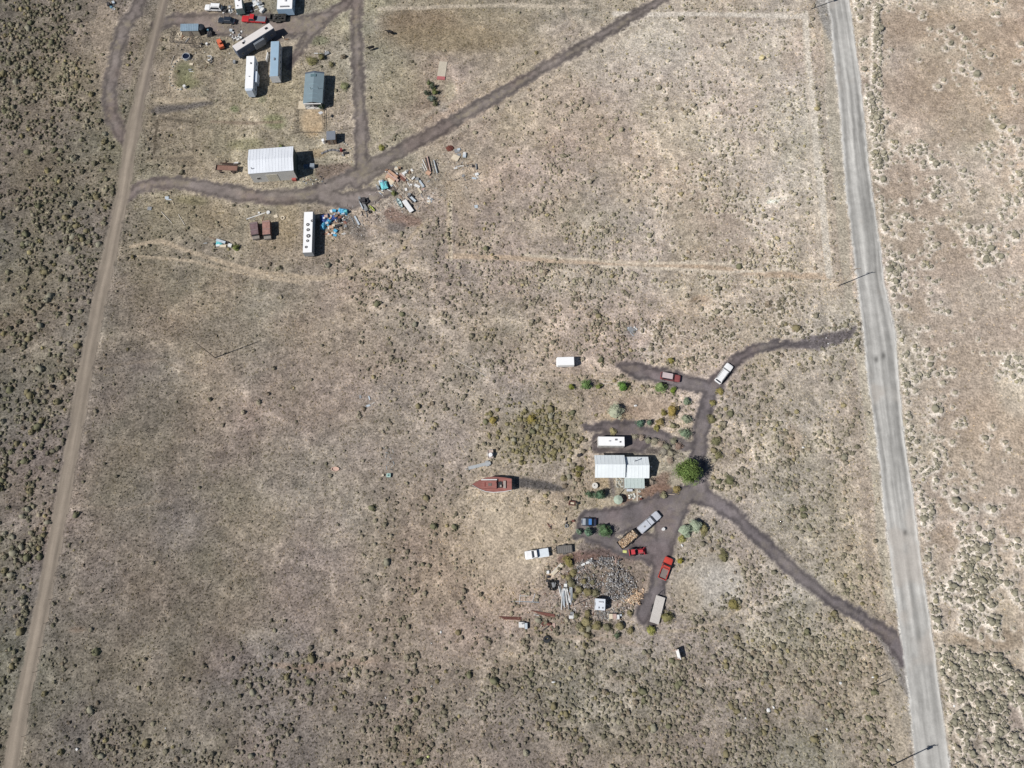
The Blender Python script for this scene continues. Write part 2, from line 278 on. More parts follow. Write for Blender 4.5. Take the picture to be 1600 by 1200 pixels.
BLB = [  # patches: x, y, rx, ry, colour, strength
 (655,38,60,26,(140,120,96),.95),(700,60,110,22,(156,138,108),.8),(720,30,120,20,(160,140,112),.4),(287,110,16,16,(112,118,78),.65),(290,130,22,10,(120,122,78),.6),
 (500,65,16,8,(126,132,96),.7),(368,170,7,5,(112,122,80),.75),(428,190,18,12,(122,132,80),.6),(385,225,28,10,(128,128,86),.55),(410,155,7,6,(126,130,92),.5),(495,240,14,8,(150,120,78),.5),
 (487,190,19,22,(190,162,124),.95),(445,140,26,40,(170,156,122),.4),(375,130,30,30,(168,156,126),.4),(580,165,16,60,(168,158,132),.5),(525,130,20,40,(168,156,128),.5),
 (430,370,28,30,(172,152,122),.6),(330,340,40,26,(152,134,104),.55),(270,325,40,20,(150,134,104),.5),(300,312,26,8,(132,124,80),.5),(450,345,20,40,(172,150,114),.5),
 (620,130,40,40,(158,150,120),.35),(620,210,30,16,(160,152,122),.4),(703,143,9,16,(206,192,160),.75),(690,140,22,22,(168,156,130),.5),(690,168,10,8,(150,148,146),.5),
 (960,100,80,40,(202,190,172),.5),(1020,45,60,22,(205,194,178),.5),(1100,80,90,50,(202,190,173),.4),(870,160,60,30,(192,174,154),.4),(1215,70,30,60,(205,194,176),.5),(1230,90,16,30,(178,158,138),.5),
 (1120,350,50,30,(168,148,130),.55),(1140,395,70,16,(166,146,126),.55),(1130,325,20,20,(175,155,138),.5),(1125,505,25,10,(158,136,118),.6),(1095,468,16,6,(178,148,120),.5),(1180,520,60,20,(172,158,142),.4),
 (1450,40,80,30,(176,152,128),.7),(1560,60,60,40,(178,154,128),.7),(1470,120,70,40,(180,156,130),.6),(1440,160,50,30,(172,150,128),.6),(1560,150,50,30,(200,172,142),.5),(1390,140,20,20,(170,148,126),.5),
 (1420,300,60,26,(168,148,128),.7),(1430,260,60,22,(172,154,134),.5),(1500,260,50,40,(200,188,170),.35),(1590,300,30,30,(198,172,144),.5),(1480,390,70,26,(180,160,138),.6),(1560,330,50,50,(205,192,172),.3),
 (1430,480,24,26,(176,156,134),.6),(1490,560,50,24,(180,160,138),.6),(1560,660,60,50,(196,172,146),.75),(1590,620,30,30,(214,200,178),.6),(1500,720,40,40,(184,164,140),.5),(1480,790,34,14,(178,156,132),.6),
 (1480,840,30,16,(172,150,126),.6),(1540,1000,60,24,(166,144,118),.7),(1530,920,20,40,(172,150,124),.5),(1595,930,20,20,(200,180,156),.5),(1480,960,40,26,(186,172,156),.4),
 (1560,450,60,40,(204,192,172),.35),(1440,620,40,40,(192,178,158),.4),(1440,900,50,30,(190,176,156),.3),(1240,760,60,60,(160,150,138),.4),(1220,870,60,40,(168,154,138),.35),
 (1240,690,14,26,(184,154,128),.4),(1180,620,40,40,(176,160,142),.4),(800,850,80,80,(200,182,154),.8),(850,815,56,44,(196,174,144),.6),(760,880,50,60,(182,160,134),.4),(780,940,40,30,(184,160,130),.4),
 (1000,635,50,18,(178,152,128),.6),(985,650,36,14,(168,140,116),.45),(960,655,30,10,(166,144,110),.5),(915,740,24,30,(176,152,128),.4),(900,770,40,14,(180,156,128),.4),(950,790,50,10,(186,166,138),.55),
 (945,755,18,12,(186,158,118),.6),(985,770,30,12,(190,170,140),.5),(1032,762,16,20,(134,112,98),.7),(800,700,60,24,(160,148,120),.35),(850,675,64,42,(134,124,94),.6),(890,650,30,40,(160,145,120),.3),(1108,915,62,52,(176,166,150),.95),(1125,915,36,32,(188,180,168),.9),(1075,930,22,30,(176,158,132),.5),
 (760,655,26,40,(190,170,146),.4),(820,560,50,40,(186,168,148),.35),(700,560,60,40,(178,160,142),.3),(760,760,16,10,(200,178,156),.5),(860,970,60,20,(160,140,120),.3),
 (570,940,12,8,(178,162,146),.7),(600,1040,30,10,(158,136,122),.5),(560,960,200,40,(156,138,122),.3),(450,530,120,40,(152,136,120),.3),(560,620,60,50,(168,150,134),.35),(580,700,40,40,(162,150,138),.4),(640,760,100,50,(152,138,124),.3),
 (480,640,40,30,(148,130,114),.3),(260,640,60,40,(128,116,102),.4),(330,520,70,30,(130,120,108),.4),(120,985,14,5,(160,134,112),.5),(230,960,60,30,(148,134,120),.25),(200,820,50,40,(124,114,104),.4),
 (1000,1080,60,20,(146,134,120),.4),(960,1060,20,8,(150,134,116),.5),(1130,1060,18,8,(158,140,124),.5),(1080,1055,16,8,(160,142,126),.5),(1150,1035,20,5,(152,134,116),.5),(830,1080,60,30,(150,138,124),.3),(730,1115,24,7,(178,166,150),.6),(690,1150,20,16,(160,150,136),.5),
 (985,520,14,8,(150,144,144),.4),(1280,160,10,50,(160,146,128),.3),(960,905,14,16,(176,142,110),.5),(1020,920,12,8,(200,176,138),.4)]
def pdist(px, py, pts):
    """how far inside a stroke of changing width, in pixels (positive inside)"""
    best = np.full(px.shape, -1e9)
    for (x0, y0, w0), (x1, y1, w1) in zip(pts[:-1], pts[1:]):
        dx, dy = x1-x0, y1-y0; L = dx*dx+dy*dy
        t = np.clip(((px-x0)*dx+(py-y0)*dy)/L, 0, 1)
        d = np.hypot(px-x0-t*dx, py-y0-t*dy)
        best = np.maximum(best, (w0+(w1-w0)*t)/2-d)
    return best
def bbmask(px, py, pts, pad=12):
    a = np.array(pts); m = a[:, 2].max()/2+pad
    return (px > a[:, 0].min()-m) & (px < a[:, 0].max()+m) & (py > a[:, 1].min()-m) & (py < a[:, 1].max()+m)
def driveval(px, py, nets):
    out = np.full(px.shape, -50.0)
    for pts in nets:
        k = bbmask(px, py, pts)
        if k.any(): out[k] = np.maximum(out[k], pdist(px[k], py[k], pts))
    return out
def sm(v, a, b):
    t = np.clip((v-a)/(b-a), 0, 1); return t*t*(3-2*t)
EXCL = [(262,36,315,72),(318,0,470,84),(360,34,470,145),(470,108,512,170),(458,168,510,210),(384,230,500,288),(335,256,376,280),(384,330,450,374),(470,326,508,400),(498,322,586,372),(590,262,672,330),(640,222,760,300),
        (868,552,902,574),(928,672,1045,768),(918,748,990,790),(735,742,818,772),(905,806,945,826),(965,795,1040,858),(818,852,898,876),(978,855,1014,870),(1030,866,1052,910),(1012,925,1042,978),(925,928,960,960),(505,205,548,245),(682,94,716,160),(1048,718,1096,760)]
def edgen(x, y): return 7.0*(fbm(x, y, 3.0, 611, 3)-.5)+8*(fbm(x, y, .8, 612, 2)-.5)
def groundcolour(x, y):
    px, py = PXY(x, y)
    wx = px+(fbm(x, y, 7, 3)-.5)*9; wy = py+(fbm(x, y, 7, 9)-.5)*9
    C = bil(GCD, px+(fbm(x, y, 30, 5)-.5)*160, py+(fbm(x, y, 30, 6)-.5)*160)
    n1 = fbm(x, y, 14, 21)-.5; n2 = fbm(x, y, 3.2, 31)-.5; n3 = fbm(x, y, 34, 41)-.5
    n4 = fbm(x, y, 1.3, 33, 2)-.5
    C = C*(1+.16*n1+.34*n2+.10*n3+.22*n4)[..., None]
    C[..., 0] += 14*(fbm(x, y, 22, 51)-.5); C[..., 2] -= 14*(fbm(x, y, 16, 61)-.5)
    # bare silt pans and pale blown sand east of the gravel road
    tr, rw = rcross(px, py)
    east = sm(tr, 1.3, 2.2)*sm(-py, -1120, -900)
    pan = sm(fbm(x, y, 16, 71)+.1*n2, .52, .60)*east
    C = C*(1-.6*pan[..., None])+np.array((176, 160, 144))*(.6*pan[..., None])
    sand = sm(fbm(x, y, 5.5, 81), .56, .68)*east*(1-pan)
    C = C*(1-.5*sand[..., None])+np.array((214, 201, 184))*(.5*sand[..., None])
    # cattle trails
    rid = 1-np.abs(fbm(x, y, 24, 91, 3)-.5)*26; rid = np.clip(rid, 0, 1)*sm(tr, .2, -.2)
    C = C*(1+.13*rid[..., None])
    for bx, by, rx, ry, c, s in BLB:
        k = (np.abs(px-bx) < rx*1.7+6) & (np.abs(py-by) < ry*1.7+6)
        if not k.any(): continue
        c = np.array(c, float)*.78+np.mean(c)*.22; d = np.hypot((wx[k]-bx)/rx, (wy[k]-by)/ry); m = (s*sm(-d, -1.35, -.55)*(.75+.5*(fbm(x[k], y[k], 2.5, 7)-.2)))[:, None]
        C[k] = C[k]*(1-m)+np.array(c)*m*(1+.2*n2[k])[:, None]
    for pts, c, s in TRK:
        k = bbmask(px, py, pts)
        if not k.any(): continue
        m = sm(pdist(px[k]+(wx[k]-px[k])*.35, py[k]+(wy[k]-py[k])*.35, pts)+1.1, -1.4, 1.2)*min(1, s*1.25)*np.clip(.45+1.2*fbm(x[k], y[k], 3, 77), 0, 1)
        C[k] = C[k]*(1-m[:, None])+np.array(c)*m[:, None]
    for pts, c, s in FADE:
        k = bbmask(px, py, pts)
        if not k.any(): continue
        m = sm(pdist(wx[k], wy[k], pts)+5*n2[k], -3, 3)*s
        C[k] = C[k]*(1-m[:, None])+np.array(c)*(1+.25*n2[k])[:, None]*m[:, None]
    # the drives
    for nets, c in ((DRN, (116, 108, 104)), (DRS, (103, 97, 98))):
        dv = driveval(px+(wx-px)*.6, py+(wy-py)*.6, nets)+edgen(x, y)
        m = sm(dv, -2.6, 2.6)*(.88+.12*sm(fbm(x, y, 5, 616), .35, .5))
        edge = sm(dv, -7, -2)*(1-m)
        cc = np.array(c)*(1+.34*n1+.26*n2+.22*(fbm(x, y, 1.2, 15)-.5))[..., None]
        weeds = (sm(dv, 4.5, 7.5)*sm(fbm(x, y, 7, 613), .46, .60)*np.clip(2.6*fbm(x, y, .9, 614)-.8, 0, 1)*(.42 if nets is DRN else .2))[..., None]; cc = cc*(1-weeds)+np.array((142, 133, 108))*weeds
        rut = np.exp(-((dv-3.8)/1.5)**2)[..., None]*.16; crown = (sm(dv, 6, 9)*.13)[..., None]*np.clip(.4+1.2*fbm(x, y, 4, 617), 0, 1.3)[..., None]; cc = cc*(1-rut+crown)
        red = sm(fbm(x, y, 12, 131), .5, .65)[..., None]*.35
        cc = cc*(1-red)+cc*np.array((1.05, .985, .965))*red
        C = C*(1+.05*edge[..., None]); C = C*(1-m[..., None])+cc*m[..., None]
        if nets is DRN: dn = dv
        else: ds = dv
    # left dirt track
    tl, lw = lcross(px, py)
    q = (np.minimum(tl, 1-tl))*lw; m = sm(q+2*n2+.7*edgen(x, y), -2.0, 2.0)*.95
    along = fbm(tl*9, y/9, 1, 151)-.5
    cc = np.array((146, 135, 122))*(1+.26*along+.10*n1+.10*np.exp(-((tl-.45)/.16)**2)-.08*np.exp(-((tl-.75)/.1)**2)-.05*np.exp(-((tl-.15)/.08)**2))[..., None]
    nw = sm(-py, -240, -110)[..., None]*.45*sm(tl, .3, .7)[..., None]; cc = cc*(1-nw)+np.array((112, 103, 98))*nw
    C = C*(1-m[..., None])+cc*m[..., None]
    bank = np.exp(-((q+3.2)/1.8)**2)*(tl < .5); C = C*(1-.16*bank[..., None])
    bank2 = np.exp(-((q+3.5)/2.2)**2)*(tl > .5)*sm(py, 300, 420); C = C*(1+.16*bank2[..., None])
    # gravel road: pale berms, worn wheel paths
    tr0 = tr; tr = tr+.10*(fbm(x*0, y, 26, 701)-.5)+.05*(fbm(x, y, 6, 702)-.5)
    q = np.minimum(tr0, 1-tr0)*rw+5*(fbm(x, y, 1.6, 703)-.5); m = sm(q+1.6*n2, -1.6, 1.2)
    along = fbm(tr*14, y/22, 1, 161)-.5; al2 = fbm(tr*5, y/40, 1, 171)-.5; patch = sm(fbm(x, y, 12, 181), .55, .68)
    cc = np.array((183, 181, 176))*(1+.40*along+.34*al2+.16*n1+.12*n4-.07*np.exp(-((tr-.55)/.08)**2)-.08*np.exp(-((tr-.80)/.08)**2)+.05*np.exp(-((tr-.28)/.1)**2)-.05*np.exp(-((tr-.1)/.04)**2))[..., None]
    cc = cc*(1-(.5*patch)[..., None])+np.array((192, 183, 173))*(.5*patch)[..., None]
    for hx, hy in ((1380, 556), (1414, 832), (1369, 562)):
        hm = np.exp(-(((px-hx)/3.0)**2+((py-hy)/4.5)**2))[..., None]*.35; cc = cc*(1-hm)
    C = C*(1-m[..., None])+cc*m[..., None]
    berm = (np.exp(-((q-.3)/1.9)**2)*np.clip(.35+fbm(x, y, 4, 191), 0, 1)*1.1)[..., None]; berm = np.clip(berm, 0, .85)
    C = C*(1-berm)+np.array((220, 218, 213))*berm
    return np.clip(C, 20, 235), dict(px=px, py=py, tr=tr0, rw=rw, tl=tl, lw=lw, dn=dn, ds=ds, pan=pan, east=east)
def flatmask(i):                                 # 1 where the ground is a road, a drive or a yard
    q1 = np.minimum(i['tr'], 1-i['tr'])*i['rw']; q2 = np.minimum(i['tl'], 1-i['tl'])*i['lw']
    f = np.maximum(np.maximum(q1, q2), np.maximum(i['dn'], i['ds']))
    f = sm(f, -6, -2)
    for x0, y0, x1, y1 in EXCL:
        f = np.maximum(f, ((i['px'] > x0-3) & (i['px'] < x1+3) & (i['py'] > y0-3) & (i['py'] < y1+3)).astype(float))
    return f
# grid: half-metre cells in view, growing towards the horizon
GS = .4; gx = np.arange(-176, 176.01, GS); gy = np.arange(-62, 204.01, GS)
ext = np.cumsum(.5*1.35**np.arange(1, 26)); ext = ext[ext < 4000]
GXX = np.concatenate([gx[0]-ext[::-1], gx, gx[-1]+ext]); GYY = np.concatenate([gy[0]-ext[::-1], gy, gy[-1]+ext])
X, Y = np.meshgrid(GXX, GYY)
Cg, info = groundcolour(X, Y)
flat = flatmask(info)
Hg = (.16*(fbm(X, Y, 4, 201)-.5)+.10*(vn(X, Y, 1.4, 203)-.5)+.3*(fbm(X, Y, 25, 205)-.5)*0)*(1-flat)+.0
Hg = Hg-.06*(1-flat)
core_x0, core_y0 = len(ext), len(ext)
def hgt(x, y):
    i = int(round((x-gx[0])/GS))+core_x0; j = int(round((y-gy[0])/GS))+core_y0
    return float(Hg[min(max(j, 0), Hg.shape[0]-1), min(max(i, 0), Hg.shape[1]-1)])
# ------------------------------------------------------------------ where the shrubs stand
rng = np.random.default_rng(7)
def scatter(cell, dens, jit=.48):
    xs = np.arange(-176, 176, cell); ys = np.arange(-62, 204, cell); x, y = np.meshgrid(xs, ys)
    x = (x+rng.uniform(-jit, jit, x.shape)*cell).ravel(); y = (y+rng.uniform(-jit, jit, y.shape)*cell).ravel()
    px, py = PXY(x, y); k = (px > -60) & (px < 1660) & (py > -60) & (py < 1250); return x[k], y[k]
sx, sy = scatter(.7, None)
px, py = PXY(sx, sy); tr, rw = rcross(px, py); tl, lw = lcross(px, py)
ii = dict(px=px, py=py, tr=tr, rw=rw, tl=tl, lw=lw, dn=driveval(px, py, DRN), ds=driveval(px, py, DRS))
fl = flatmask(ii)
D = bil(GD, px, py)
west = tl < -.1; eastm = tr > 1.2
D = np.where(west, .17, D)
D = np.where(west & (py < 180) & (px > 125), .03, D)
midl = (tl > 1.1) & (px < 560) & (py > 430) & (py < 1000); D = np.where(midl, np.minimum(D, .02), D)
clump = fbm(sx, sy, 9, 301); cl2 = fbm(sx, sy, 3.5, 303)
evenly = (py < 440) & (px > 690) & (tr < 0)
D = np.where(eastm, D*np.clip((clump-.36)*7, .05, 2.6)*np.clip((cl2-.25)*3.2, .25, 1.7), np.where(evenly, D*1.6*np.clip((clump-.25)*3, .25, 1.6)*np.clip((cl2-.2)*2.4, .4, 1.4), D*np.clip((clump-.27)*3.8, .22, 2.0)*np.clip((cl2-.25)*3.2, .25, 1.7)))
DM = np.where(west, 3.2, np.where(midl, 1.5, np.where(eastm, 8.0, np.where(evenly, 4.6, 4.4))))
panv = sm(fbm(sx, sy, 16, 71), .52, .60)*sm(tr, 1.3, 2.2)*sm(-py, -1120, -900)
D = D*(1-.75*panv)
for bx, by, rx, ry, v in [(1470,110,130,90,.35),(1420,285,40,30,.3),(1570,660,60,50,.3),(1545,1000,50,22,.25),(1120,370,60,40,.35),(800,850,60,70,.12),(655,40,90,30,.05),(720,55,140,40,.1),(430,370,50,40,.2),
        (487,190,60,60,.05),(380,180,130,60,.12),(580,165,20,70,.3),(960,70,100,40,.45),(1108,915,56,50,.10),(1000,640,70,24,.1),(770,780,40,60,.4),(300,110,60,50,.02),(590,300,90,60,.15),(1310,250,24,260,.3),(1350,760,16,240,.4)]:
    m = np.hypot((px-bx)/rx, (py-by)/ry) < 1; D = np.where(m, D*v, D)
for bx, by, rx, ry, v in [(850,680,60,44,.32),(700,160,10,6,0),(1120,640,14,60,.3),(1225,700,40,60,.3),(1290,930,60,40,.3),(600,440,60,30,.25),(880,430,120,20,.3),(1000,540,120,40,.3),(560,500,50,40,.12),(1370,300,10,300,.25),(480,1060,120,40,.2),
        (40,60,60,60,.25),(90,150,60,60,.22),(150,400,30,60,.2),(60,640,60,40,.2),(180,1160,40,40,.25),(60,900,40,60,.2),(1560,1120,70,80,.3),(1230,1000,160,90,.28),(940,1100,200,60,.26)]:
    m = np.hypot((px-bx)/rx, (py-by)/ry) < 1; D = np.where(m, np.maximum(D, v*np.clip((cl2-.25)*3, .2, 1.5)), D)
CLR = [(1108, 915, 56, 46, .12), (800, 850, 62, 62, .25), (487, 190, 18, 20, .15), (1000, 635, 48, 18, .4), (287, 112, 18, 20, .3), (1550, 1000, 40, 18, .2), (1570, 660, 40, 30, .2), (1500, 60, 90, 30, .3), (1120, 350, 40, 26, .3), (420, 60, 70, 50, .4)]
LIN = [([(930, 76, 5), (860, 122, 5), (790, 164, 5), (720, 204, 5), (660, 236, 5)], .5), ([(1000, 40, 4), (940, 78, 5)], .5), ([(960, 14, 4), (1100, 14, 4), (1262, 18, 4)], .6), ([(1264, 30, 5), (1272, 120, 5), (1284, 220, 6), (1295, 330, 7), (1306, 440, 7)], .55),
 ([(1340, 60, 8), (1356, 160, 12), (1368, 290, 12), (1380, 400, 14), (1404, 520, 14), (1416, 640, 14), (1432, 780, 16), (1455, 920, 16), (1475, 1060, 16), (1496, 1200, 16)], .5), ([(703, 300, 5), (702, 350, 5), (700, 440, 6)], .5),
 ([(1128, 600, 9), (1114, 640, 12), (1108, 690, 16), (1110, 740, 18), (1130, 775, 16), (1180, 815, 12)], .55), ([(1110, 815, 12), (1150, 840, 12), (1210, 890, 10), (1290, 955, 10), (1370, 1002, 8)], .45), ([(1170, 812, 8), (1230, 862, 8), (1310, 925, 8), (1380, 965, 10)], .4),
 ([(950, 560, 8), (1010, 560, 8), (1080, 580, 8), (1110, 585, 6), (1140, 550, 8), (1190, 530, 8), (1250, 522, 8)], .45), ([(150, 180, 8), (160, 260, 8), (170, 320, 8), (150, 420, 8), (125, 540, 9), (100, 660, 9), (75, 800, 10), (45, 960, 10), (10, 1150, 10)], .4),
 ([(186, 440, 6), (165, 560, 6), (140, 700, 6), (105, 880, 7), (70, 1050, 7)], .2), ([(206, 60, 8), (200, 120, 8), (198, 160, 5)], .3), ([(880, 690, 20), (850, 640, 30), (800, 640, 20)], .5), ([(560, 425, 10), (610, 440, 14), (640, 470, 10)], .3),
 ([(700, 1040, 10), (800, 1050, 14), (900, 1060, 14)], .2), ([(885, 890, 26), (900, 915, 30), (930, 900, 30), (925, 925, 20)], .45), ([(880, 950, 20), (930, 975, 20), (985, 968, 12)], .5), ([(770, 690, 30), (830, 690, 50), (880, 700, 30)], .55), ([(1150, 620, 50), (1200, 720, 90), (1300, 840, 70), (1360, 930, 30)], .5), ([(1150, 1000, 60), (1300, 1080, 60), (1370, 1150, 50)], .5), ([(575, 18, 6), (578, 120, 5), (580, 220, 6)], .15), ([(620, 212, 8), (600, 232, 8)], .4), ([(1040, 960, 10), (1010, 990, 12), (940, 975, 12), (880, 985, 12)], .4)]
for pts, c_, s_ in TRK:
    if s_ >= .55: D = np.where(pdist(px, py, pts) > -1.5, D*.12, D)
for pts, c_, s_ in FADE: D = np.where(pdist(px, py, pts) > 0, D*.25, D)
for pts, v in LIN:
    m = pdist(px, py, pts) > 0; D = np.where(m, np.maximum(D*DM, 1.6*v*np.clip((cl2-.15)*2.2, .3, 1.5))/DM, D)
keep = (rng.random(len(D)) < D*.49*DM) & (fl < .35)
sx, sy, px, py, tl, tr, pv = sx[keep], sy[keep], px[keep], py[keep], tl[keep], tr[keep], panv[keep]
wst = tl < 0; est = tr > 1
base = np.where(wst, .60, np.where(est, .50, np.where((py < 420) & (px > 700), .40, np.where(py > 1000, .46, .42))))
rad = base*np.exp(rng.normal(0, .32, len(sx))); rad = np.clip(rad, .18, 1.35)
rad = np.where(np.hypot((px-850)/80, (py-675)/60) < .6+.8*fbm(sx, sy, 7, 901), rad*rng.uniform(.9, 1.45, len(sx)), rad)
rad = np.where((px > 1096) & (px < 1160) & (py > 590) & (py < 830), rad*1.3, rad)
hgtf = rng.uniform(.75, 1.05, len(sx))
# sand mounds and pale rims (sand tone plus sunlit side put into the colour) under the shrubs east of the road (and a little in the upper right field)
for i in np.where(est | ((py < 560) & (px > 1000)))[0]:
    s = 1.0 if est[i] else .45
    cx, cy, r = sx[i], sy[i], rad[i]
    a = int((cx-gx[0])/GS)+core_x0; b = int((cy-gy[0])/GS)+core_y0; w = int(r*6.2)+3
    sa, sb = slice(a-w, a+w+1), slice(b-w, b+w+1)
    xx = X[sb, sa]-cx; yy = Y[sb, sa]-cy
    d2 = (xx*xx+yy*yy)/(r*r)
    Hg[sb, sa] += .28*r*s*np.exp(-d2/1.6)*(1-flat[sb, sa])
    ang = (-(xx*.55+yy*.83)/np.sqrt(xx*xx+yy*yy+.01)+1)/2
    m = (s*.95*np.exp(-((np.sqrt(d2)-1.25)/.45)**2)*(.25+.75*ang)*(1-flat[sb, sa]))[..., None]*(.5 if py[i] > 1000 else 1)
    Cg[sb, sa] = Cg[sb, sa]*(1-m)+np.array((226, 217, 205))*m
nxg, nyg = len(GXX), len(GYY)
idx = np.arange(nxg*nyg).reshape(nyg, nxg)
F = np.stack([idx[:-1, :-1], idx[:-1, 1:], idx[1:, 1:], idx[1:, :-1]], -1).reshape(-1, 4)
V = np.stack([X, Y, Hg], -1).reshape(-1, 3)
MG = attrmat('dry_soil', amp=.52, s1=1.9, s2=.6, bump=.22)
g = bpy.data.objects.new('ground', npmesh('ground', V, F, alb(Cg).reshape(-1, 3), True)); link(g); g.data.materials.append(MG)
tag(g, kind='structure')
def sheet(name, fn, step, z, m, box=None, berm=None):
    """a surface sheet where fn(info) > 0, on a fine grid, coloured like the ground paint"""
    x0, x1, y0, y1 = box; xs = np.arange(x0, x1, step); ys = np.arange(y0, y1, step); x, y = np.meshgrid(xs, ys)
    px, py = PXY(x, y); wx = px+(fbm(x, y, 7, 3)-.5)*9*.6; wy = py+(fbm(x, y, 7, 9)-.5)*9*.6
    v = fn(px, py, wx, wy, x, y); on = v > 0
    cell = on[:-1, :-1] & on[1:, :-1] & on[:-1, 1:] & on[1:, 1:]
    id_ = np.arange(x.size).reshape(x.shape)
    F = np.stack([id_[:-1, :-1], id_[:-1, 1:], id_[1:, 1:], id_[1:, :-1]], -1)[cell]
    used, inv = np.unique(F.ravel(), return_inverse=True); F = inv.reshape(-1, 4)
    ux, uy = x.ravel()[used], y.ravel()[used]; C, _ = groundcolour(ux[None], uy[None])
    zz = np.full(len(ux), z)+.012*(vn(ux, uy, .9, 5)-.5)
    if berm is not None: zz = zz+berm(px.ravel()[used], py.ravel()[used])
    o = bpy.data.objects.new(name, npmesh(name, np.stack([ux, uy, zz], -1), F, alb(C[0]), True)); link(o); o.data.materials.append(m)
    return tag(o, kind='structure')
MRD = attrmat('road_gravel', amp=.10, s1=3.5, s2=.5, bump=.03)
MCD = attrmat('volcanic_cinder', amp=.16, s1=3.2, s2=.8, bump=.05)
def f_main(px, py, wx, wy, x, y):
    t, w = rcross(px, py); return np.minimum(t, 1-t)*w+1.2+1.6*(fbm(x, y, 3.2, 31)-.5)
def b_main(px, py):
    t, w = rcross(px, py); q = np.minimum(t, 1-t)*w; return .09*np.exp(-((q-.5)/1.3)**2)+.04*np.sin(np.clip(t, 0, 1)*math.pi)
sheet('gravel_road', f_main, .35, .034, MRD, (62, 112, -62, 204), b_main)
def f_left(px, py, wx, wy, x, y):
    t, w = lcross(px, py); return np.minimum(t, 1-t)*w+1.2+2*(fbm(x, y, 3.2, 31)-.5)+.7*edgen(x, y)
sheet('dirt_track', f_left, .35, .026, MRD, (-135, -88, -62, 204))
sheet('cinder_drive', lambda px, py, wx, wy, x, y: driveval(wx, wy, DRN)+edgen(x, y)+1.2, .35, .016, MCD, (-125, 75, 60, 204))
sheet('cinder_yard', lambda px, py, wx, wy, x, y: driveval(wx, wy, DRS)+edgen(x, y)+1.2, .35, .016, MCD, (10, 92, -20, 85))

# ------------------------------------------------------------------ foliage
def leaves(n, r, seed, clumps=9, leaf=.18, up=.5, flat=.0):
    """small triangles in clumps through a dome; returns verts (3n,3) and a 0..1 tone per vertex"""
    q = np.random.default_rng(seed)
    cc = q.normal(size=(clumps, 3)); cc /= np.linalg.norm(cc, axis=1)[:, None]; cc *= q.uniform(.25, .88, (clumps, 1)); cc[:, 2] = np.abs(cc[:, 2])
    tone = q.uniform(0, 1, clumps); k = q.integers(0, clumps, n)
    d = q.normal(size=(n, 3)); d /= np.linalg.norm(d, axis=1)[:, None]
    p = cc[k]+d*(q.uniform(.2, 1, (n, 1))**.5)*.36
    ln = np.linalg.norm(p, axis=1); p /= np.maximum(ln/1.06, 1)[:, None]; p[:, 2] = np.abs(p[:, 2])
    a = q.normal(size=(n, 3)); a /= np.linalg.norm(a, axis=1)[:, None]; b = np.cross(a, q.normal(size=(n, 3))); b /= np.linalg.norm(b, axis=1)[:, None]
    s = leaf*q.uniform(.6, 1.3, (n, 1))
    v = np.stack([p-a*s*.5-b*s*.4, p+a*s*.5-b*s*.4, p+b*s*.7], 1)
    v = v*np.array(r)
    t = np.clip(tone[k]*.6+q.uniform(0, .4, n), 0, 1)
    return v.reshape(-1, 3), np.repeat(t, 3)
def dome(n, m, r, seed, jit=.2):
    q = np.random.default_rng(seed); V = []; F = []
    for j in range(m):
        ph = math.pi/2*(1-j/m)
        for i in range(n):
            a = 2*math.pi*(i+.5*(j % 2))/n; k = 1+q.uniform(-jit, jit); V.append((r[0]*k*math.sin(ph)*math.cos(a), r[1]*k*math.sin(ph)*math.sin(a), r[2]*k*math.cos(ph)))
    V.append((0, 0, r[2])); top = len(V)-1
    for j in range(m-1):
        for i in range(n):
            a, b, c, d = j*n+i, j*n+(i+1) % n, (j+1)*n+(i+1) % n, (j+1)*n+i; F += [(a, b, c), (a, c, d)]
    for i in range(n): F.append(((m-1)*n+i, (m-1)*n+(i+1) % n, top))
    return np.array(V), np.array(F)
def shrubtemplate(seed, nl=46, n=7, m=3):
    dv, df = dome(n, m, (.82, .82, .78), seed, .24)
    lv, lt = leaves(nl, (1, 1, 1), seed+50, 6, .34)
    V = np.concatenate([dv, lv]); F = np.concatenate([df, np.arange(len(lv)).reshape(-1, 3)+len(dv)])
    q = np.random.default_rng(seed+9)
    T = np.concatenate([q.uniform(.15, .6, len(dv)), lt]); return V, F, T
TPL = [shrubtemplate(s) for s in (11, 23, 37, 41, 59, 67)]
TPS = [shrubtemplate(s, 18, 6, 2) for s in (5, 13, 29, 31, 43, 61)]
def merge(xs, ys, rs, hs, cols, tpls, zf):
    VV, FF, CC = [], [], []; off = 0
    q = np.random.default_rng(3); k = q.integers(0, len(tpls), len(xs)); an = q.uniform(0, 6.283, len(xs))
    for t, (V, F, T) in enumerate(tpls):
        s = np.where(k == t)[0]
        if not len(s): continue
        c, sn = np.cos(an[s])[:, None], np.sin(an[s])[:, None]
        x = (V[None, :, 0]*c-V[None, :, 1]*sn)*rs[s][:, None]+xs[s][:, None]
        y = (V[None, :, 0]*sn+V[None, :, 1]*c)*rs[s][:, None]+ys[s][:, None]
        z = V[None, :, 2]*(rs[s]*hs[s])[:, None]+zf[s][:, None]
        VV.append(np.stack([x, y, z], -1).reshape(-1, 3))
        FF.append((F[None]+(np.arange(len(s))*len(V))[:, None, None]).reshape(-1, 3)+off)
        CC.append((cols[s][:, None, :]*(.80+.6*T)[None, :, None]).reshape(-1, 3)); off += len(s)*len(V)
    return np.concatenate(VV), np.concatenate(FF), np.concatenate(CC)
MFOL = attrmat('foliage', amp=0)
zf = np.array([hgt(a, b) for a, b in zip(sx, sy)])-.05
kind = rng.random(len(sx)); gold = fbm(sx, sy, 20, 401)
pal = np.array([(128,124,102),(140,134,114),(116,114,90),(146,138,116),(136,122,102),(148,138,92)], float)
